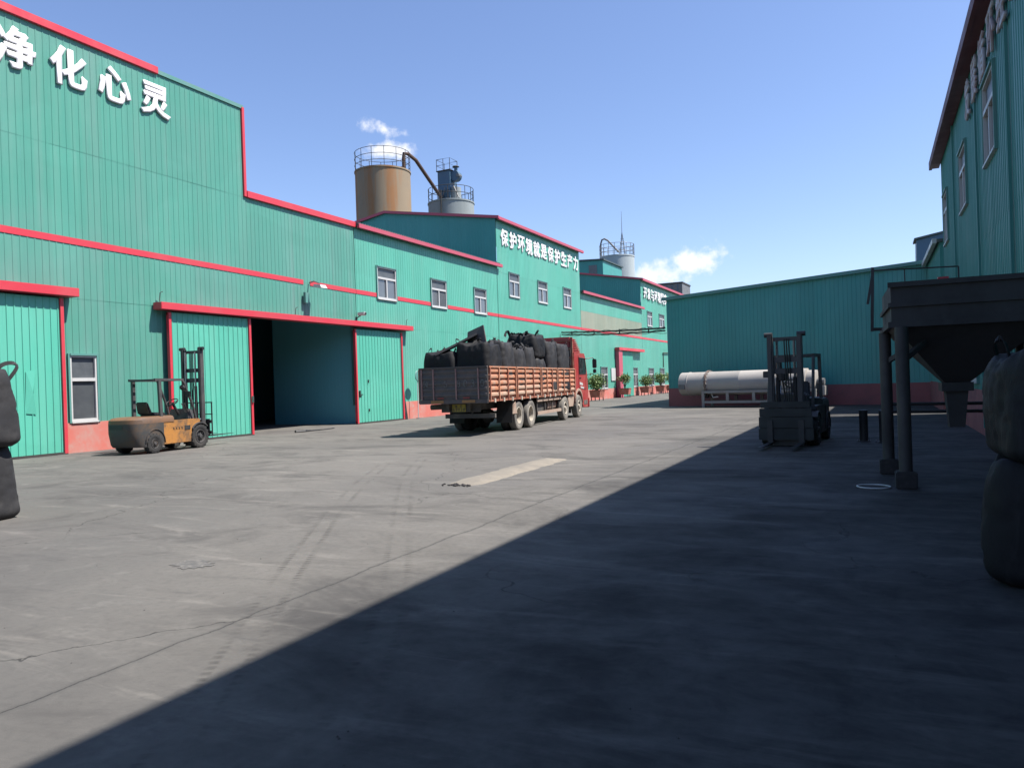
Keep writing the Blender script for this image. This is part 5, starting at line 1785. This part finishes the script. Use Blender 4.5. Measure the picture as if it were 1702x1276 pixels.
GT = 'black bulk bags on the truck'
FZ = Z0 + 0.02
rows = [
    # x, y, z, w, d, h, seed, mat, label
    (-0.66, 0.92, FZ, 1.16, 1.22, 1.70, 2.1, 'bag_black', 'big square black bag at the rear right corner of the truck bed'),
    (-1.80, 0.80, FZ, 1.16, 1.15, 1.46, 5.4, 'bag_black', 'slumped black bag at the rear left corner of the truck bed'),
    (-0.62, 2.22, FZ + 0.42, 1.14, 1.14, 1.36, 8.8, 'bag_dusty', 'grey-sheened bag with a raised loop, second along the right side of the truck'),
    (-0.62, 3.50, FZ, 1.12, 1.16, 1.62, 12.3, 'bag_dusty', 'bag third along the right side of the truck, under tangled loops'),
    (-0.62, 4.68, FZ, 1.12, 1.14, 1.68, 15.9, 'bag_dusty', 'bag fourth along the right side of the truck, left of the stacked pair'),
    (-0.62, 5.98, FZ, 1.14, 1.20, 1.30, 18.2, 'bag_dusty', 'lower bag of the stacked pair in the middle of the truck load'),
    (-0.66, 5.95, FZ + 1.36, 1.16, 1.30, 0.86, 21.7, 'bag_black', 'topmost black bag of the load, on the stacked pair'),
    (-0.60, 7.50, FZ + 0.52, 1.14, 1.30, 1.48, 24.1, 'bag_dusty', 'bag beside the stacked pair towards the cab of the truck'),
    (-0.60, 9.30, FZ + 0.45, 1.14, 1.55, 1.55, 27.6, 'bag_dusty', 'foremost tall bag right behind the truck cab'),
    (-0.58, 7.60, FZ, 1.12, 1.20, 0.50, 30.0, 'bag_dusty', 'flattened low bag by the side board under the seventh bag'),
    (-0.58, 9.30, FZ, 1.12, 1.5, 0.43, 33.0, 'bag_black', 'flattened low bag by the side board behind the cab'),
    (-0.60, 2.25, FZ, 1.10, 1.10, 0.40, 36.0, 'bag_dusty', 'flattened low bag under the second bag of the truck load'),
    (-1.80, 2.10, FZ, 1.16, 1.15, 1.45, 39.0, 'bag_black', 'bag in the left row of the truck, behind the rear left one'),
    (-1.80, 3.45, FZ, 1.16, 1.15, 1.75, 42.0, 'bag_black', 'bag in the left row of the truck, third from the tailgate'),
    (-1.80, 4.85, FZ, 1.16, 1.25, 1.80, 45.0, 'bag_black', 'bag in the left row of the truck, fourth from the tailgate'),
    (-1.80, 6.40, FZ, 1.16, 1.35, 1.90, 48.0, 'bag_black', 'bag in the left row of the truck, fifth from the tailgate'),
]
for x, y, z, w, d, h, sd, mt, lab in rows:
    bulk_bag(lab, on_truck(x, y, z), R(6.3) + rnd.uniform(-0.06, 0.06), w, d, h, sd, mt, 4, 0.16, 0.09, GT)
bulk_bag('crumpled whitish bag on top of the load just behind the cab', on_truck(-1.55, 8.6, FZ + 1.75), R(20), 1.5, 1.7, 0.50, 51.0, 'bag_white', 0, 0.20, 0.1, None, spout=False)
bulk_bag('black bag lying under the whitish bag near the cab', on_truck(-1.75, 8.4, FZ), R(6), 1.2, 1.7, 1.72, 54.0, 'bag_black', 2, 0.05, 0.05, GT, spout=False)
r = random.Random(77)
for k, (x, y, z, lab) in enumerate(((-0.75, 3.6, FZ + 1.72, 'tangle of black straps on the third bag of the right row'),
                                    (-0.85, 4.6, FZ + 1.78, 'tangle of black straps left of the topmost bag'),
                                    (-0.75, 5.9, FZ + 2.30, 'tall tuft of black straps standing on the topmost bag'))):
    t = thing('strap_tangle', lab, 'straps', on_truck(x, y, z), R(6.3), 'tangled straps on the load')
    for j in range(11):
        p = Vector((r.uniform(-0.45, 0.45), r.uniform(-0.5, 0.5), -0.06))
        hh = r.uniform(0.12, 0.30) * (1.7 if k == 2 and j < 4 else 1)
        q = p + Vector((r.uniform(-0.15, 0.15), r.uniform(-0.15, 0.15), hh))
        e = p + Vector((r.uniform(-0.25, 0.25), r.uniform(-0.25, 0.25), 0.0))
        pts = [p]
        for i in range(1, 9):
            u = i / 8
            pts.append(p * (1 - u) ** 2 + q * 2.0 * u * (1 - u) + e * u * u)
        m2 = MB()
        for a_, b_ in zip(pts, pts[1:]):
            m2.bar(a_, b_ + (b_ - a_) * 0.1, r.uniform(0.06, 0.11), 0.012, upv=(r.uniform(-1, 1), 1, 0.3))
        m2.build('strap', 'bag_black', t)
# two stiff black boards thrown on the rear of the load
fb = MB()
fb.bar((-2.05, 0.55, 2.66), (-0.75, 1.05, 3.32), 0.75, 0.07)
o = fb.build('black_board', 'tail_dark', bevel=0.008)
o.matrix_world = TM
tag(o, 'long black board sloping up across the rear bags of the truck', 'board')
fb = MB()
fb.hexa([(-1.10, 1.0, 3.05), (-0.35, 0.85, 2.98), (-0.35, 0.92, 2.98), (-1.10, 1.07, 3.05), (-1.14, 1.15, 3.42), (-0.50, 0.98, 3.62), (-0.50, 1.05, 3.62), (-1.14, 1.22, 3.42)])
o = fb.build('black_board', 'tail_dark', bevel=0.008)
o.matrix_world = TM
tag(o, 'square black board propped upright on the rear bags of the truck', 'board')
# the stacks at both edges of the picture
GL = 'stacked bulk bags at the left edge'
bulk_bag('lower dusty black bag of the stack at the left edge of the photo', (-11.31, 5.95, 0), R(12), 1.06, 1.06, 0.98, 61.0, 'bag_dusty', 0, 0.05, 0.05, GL, spout=False, taper=0.12)
bulk_bag('upper dusty black bag of the left-edge stack, with a limp loop', (-11.27, 5.92, 1.01), R(6), 1.14, 1.10, 1.00, 66.5, 'bag_dusty', 4, 0.18, 0.06, GL, taper=0.14)
GR = 'stacked bulk bags at the right edge'
bulk_bag('lower black bag of the dark stack at the right edge of the photo', (1.46, 7.05, 0), R(-10), 1.30, 1.10, 0.90, 71.0, 'bag_black', 0, 0.05, 0.10, GR, spout=False)
bulk_bag('upper black bag of the dark right-edge stack, below the hopper', (1.42, 7.05, 0.93), R(4), 1.14, 1.04, 0.78, 77.0, 'bag_black', 4, 0.14, 0.08, GR)

# ------------------------------------------------------------------ rotary drum on its frame
ang = math.atan2(fd.y, fd.x)
p = FF.p(0, 1.75, 0)
DR = thing('rotary_drum', 'long pale steel drum with bolted rings lying before the dark shed', 'drum', p, ang)
zc, rr = 1.29, 0.635
MB().lathe([(rr - 0.03, 1.66), (rr, 1.68), (rr, 2.10), (rr + 0.02, 2.11), (rr + 0.02, 2.17), (rr, 2.18), (rr, 5.0), (rr + 0.004, 5.01), (rr + 0.004, 5.05), (rr, 5.06), (rr, 8.40), (rr - 0.10, 8.42), (rr - 0.10, 8.85), (rr - 0.3, 8.9)], 44, 'x', (0, 0, zc)).build('shell', 'drum_paint', DR, smooth='auto')
for s in (3.22, 8.05):
    mb = MB().lathe([(rr + 0.002, s - 0.05), (rr + 0.08, s - 0.05), (rr + 0.08, s + 0.05), (rr + 0.002, s + 0.05)], 44, 'x', (0, 0, zc))
    ring = mb.build('riding_ring', 'rust_spots', DR)
    mb = MB()
    for i in range(20):
        a = 2 * math.pi * i / 20
        y, z = (rr + 0.045) * math.cos(a), zc + (rr + 0.045) * math.sin(a)
        mb.cyl((s - 0.10, y, z), (s + 0.10, y, z), 0.02, None, 6)
    mb.build('ring_bolts', 'white', ring)
MB().bx(1.70, 2.05, -rr - 0.03, -rr + 0.10, zc - 0.28, zc - 0.02).build('inspection_hatch', 'grey_steel', DR)
MAT['frame_grey'] = painted('frame_grey', (0.540, 0.540, 0.540), (0.390, 0.330, 0.285), 0.6, 0.5, 1.5)
for yy in (-0.62, 0.62):
    MB().bx(3.03, 8.95, yy - 0.07, yy + 0.07, 0.78, 0.90).build('top_beam', 'frame_grey', DR)
    MB().bx(3.18, 8.80, yy - 0.06, yy + 0.06, 0.24, 0.36).build('lower_beam', 'frame_grey', DR)
    for s in (3.10, 4.45, 5.85, 7.35, 8.87):
        MB().bx(s - 0.075, s + 0.075, yy - 0.055, yy + 0.055, 0.361 if s not in (3.10, 8.87) else 0.0, 0.779).build('leg', 'frame_grey', DR)
for s in (3.10, 8.87):
    MB().bx(s - 0.06, s + 0.06, -0.549, 0.549, 0.60, 0.72).build('cross_beam', 'frame_grey', DR)
for s in (3.22, 8.05):
    for yy in (-0.36, 0.36):
        MB().cyl((s - 0.08, yy, 0.63), (s + 0.08, yy, 0.63), 0.12, None, 16).build('support_roller', 'black_steel', DR)
MB().cyl((8.92, -0.2, 1.25), (9.25, -0.2, 1.25), 0.16, None, 14).build('drive_motor', 'grey_steel', DR)
MB().bx(9.05, 9.30, -0.45, 0.15, 0.55, 1.05).build('gear_box', 'frame_grey', DR, bevel=0.03)
MB().tube([(9.15, -0.3, 0.55), (9.15, -0.3, 0.0)], 0.07, 8).build('drive_stand', 'frame_grey', DR)
MB().tube([(3.5, -0.45, 0.75), (3.6, -0.5, 0.55), (3.9, -0.52, 0.58)], 0.035, 6).build('grease_pipe', 'white', DR)

# ------------------------------------------------------------------ steel hopper in the shade
MAT['hopper_steel'] = painted('hopper_steel', (0.091, 0.087, 0.091), (0.049, 0.045, 0.045), 0.65, 0.6, 1.2)
HP = thing('steel_hopper', 'dark steel feed hopper on round posts before the right hall', 'hopper', (0.24, 12.0, 0), R(2.5))
W, Dp = 1.95, 2.1
zt, zb = 2.88, 2.28
# four side plates
MB().bx(0, W, -0.012, 0.012, zb, zt).build('side_plate', 'hopper_steel', HP)
MB().bx(0, W, Dp - 0.012, Dp + 0.012, zb, zt).build('side_plate', 'hopper_steel', HP)
MB().bx(-0.012, 0.012, 0.013, Dp - 0.013, zb, zt).build('side_plate', 'hopper_steel', HP)
MB().bx(W - 0.012, W + 0.012, 0.013, Dp - 0.013, zb, zt).build('side_plate', 'hopper_steel', HP)
MB().bx(-0.04, W + 0.04, -0.05, -0.013, zb + 0.27, zb + 0.33).build('stiffener', 'hopper_steel', HP)
MB().bx(-0.05, -0.013, 0.0, Dp, zb + 0.27, zb + 0.33).build('stiffener', 'hopper_steel', HP)
MB().bx(-0.05, W + 0.05, -0.06, -0.013, zb - 0.02, zb + 0.06).build('rim_beam', 'hopper_steel', HP)
MB().bx(-0.06, -0.014, -0.012, Dp, zb - 0.02, zb + 0.06).build('rim_beam', 'hopper_steel', HP)
MB().bx(-0.05, W + 0.05, -0.06, -0.013, zt - 0.05, zt + 0.02).build('rim_beam', 'hopper_steel', HP)
MB().hexa([(0.72, 0.85, 1.45), (1.05, 0.85, 1.45), (1.05, 1.2, 1.45), (0.72, 1.2, 1.45), (0.02, 0.02, zb - 0.002), (W - 0.02, 0.02, zb - 0.002), (W - 0.02, Dp - 0.02, zb - 0.002), (0.02, Dp - 0.02, zb - 0.002)]).build('cone', 'hopper_steel', HP)
MB().bx(0.68, 1.09, 0.81, 1.24, 1.32, 1.449).build('gate_box', 'black_steel', HP)
MB().hexa([(0.78, 0.92, 0.78), (0.98, 0.92, 0.78), (0.98, 1.12, 0.78), (0.78, 1.12, 0.78), (0.74, 0.88, 1.319), (1.03, 0.88, 1.319), (1.03, 1.17, 1.319), (0.74, 1.17, 1.319)]).build('chute', 'hopper_steel', HP)
for k, (x, y) in enumerate(((0.10, -0.12), (-0.02, 1.52), (W - 0.1, -0.1), (W - 0.1, 1.6))):
    MB().cyl((x, y, 0.20), (x, y, zb - 0.021), 0.088, None, 18).build('post', 'hopper_steel', HP, smooth='auto')
    MB().bx(x - 0.135, x + 0.135, y - 0.135, y + 0.135, 0.0, 0.24).build('footing', 'rubble', HP, bevel=0.015)
MB().bar((0.10, -0.1, 1.78), (0.42, 0.25, 2.05), 0.07, 0.07).build('brace', 'hopper_steel', HP)
MB().bar((0.0, 1.5, 1.80), (0.40, 1.2, 2.05), 0.07, 0.07).build('brace', 'hopper_steel', HP)
for z in (1.00, 1.12):
    MB().cyl((0.02, 1.50, z), (W - 0.12, 1.60, z - 0.02), 0.026, None, 8).build('tie_bar', 'black_steel', HP)
mb = MB()
mb.bar((-0.20, 1.55, 2.30), (-0.16, 1.62, 3.34), 0.045, 0.045)
mb.bar((-0.25, 1.62, 2.75), (-0.17, 1.62, 3.2), 0.04, 0.04)
mb.bar((-0.19, 1.62, 3.29), (1.05, 1.62, 3.25), 0.02, 0.02)
mb.bar((1.05, 1.62, 3.25), (1.05, 1.62, 2.88), 0.02, 0.02)
mb.bar((0.30, 1.62, 3.27), (0.30, 1.62, 2.88), 0.016, 0.016)
mb.bar((-0.20, 1.55, 2.33), (-0.01, 1.6, 2.33), 0.05, 0.05)
mb.build('guard_frame', 'hopper_steel', HP)
MB().bx(0.78, 0.93, 1.75, 1.85, 2.90, 3.12).build('switch_box', 'red_trim', HP)

# ------------------------------------------------------------------ small things in the shade
for k, (x, y, lab) in enumerate(((-0.29, 19.75, 'short dark post stub left of its twin, between forklift and hopper'), (0.13, 19.45, 'short dark post stub nearer the hopper leg'))):
    t = thing('post_stub', lab, 'post', (x, y, 0), 0.2 * k, 'post stubs by the hopper')
    MB().lathe([(0.095, 0.02), (0.095, 0.70), (0.10, 0.71), (0.10, 0.74), (0.05, 0.75)], 16).build('stub', 'black_steel', t, smooth='auto')
    MB().bx(-0.15, 0.15, -0.15, 0.15, 0.0, 0.02).build('base_plate', 'black_steel', t)
    for sx in (-1, 1):
        for sy in (-1, 1):
            MB().cyl((sx * 0.12, sy * 0.12, 0.02), (sx * 0.12, sy * 0.12, 0.05), 0.014, None, 6).build('anchor_bolt', 'grey_steel', t)
pts = [(-0.07 + 0.215 * math.cos(2 * math.pi * i / 32), 11.87 + 0.20 * math.sin(2 * math.pi * i / 32), 0.014) for i in range(32)]
o = MB().tube(pts, 0.011, 6, True).build('white_hoop', 'white')
tag(o, 'thin white hoop lying on the dark ground by the hopper leg', 'hoop')

# loose grit and crumbs scattered on the slabs
MAT['grit'] = painted('grit', (0.09, 0.087, 0.085), (0.26, 0.24, 0.22), 0.95, 0.8, 6.0, local=False)
mb = MB()
r = random.Random(21)
for i in range(260):
    y = 2.5 + 26 * r.random() ** 1.6
    x = r.uniform(-20.5, 1.8)
    s = r.uniform(0.004, 0.010)
    a = r.uniform(0, 3.14)
    c, sn = math.cos(a) * s, math.sin(a) * s
    mb.add([(x + c, y + sn, 0), (x - sn, y + c, 0), (x - c * 0.8, y - sn, 0), (x + sn, y - c, 0), (x + c * 0.2, y, s * 0.8)], [(0, 1, 4), (1, 2, 4), (2, 3, 4), (3, 0, 4)])
tag(mb.build('grit', 'grit', fix=False), kind='stuff')
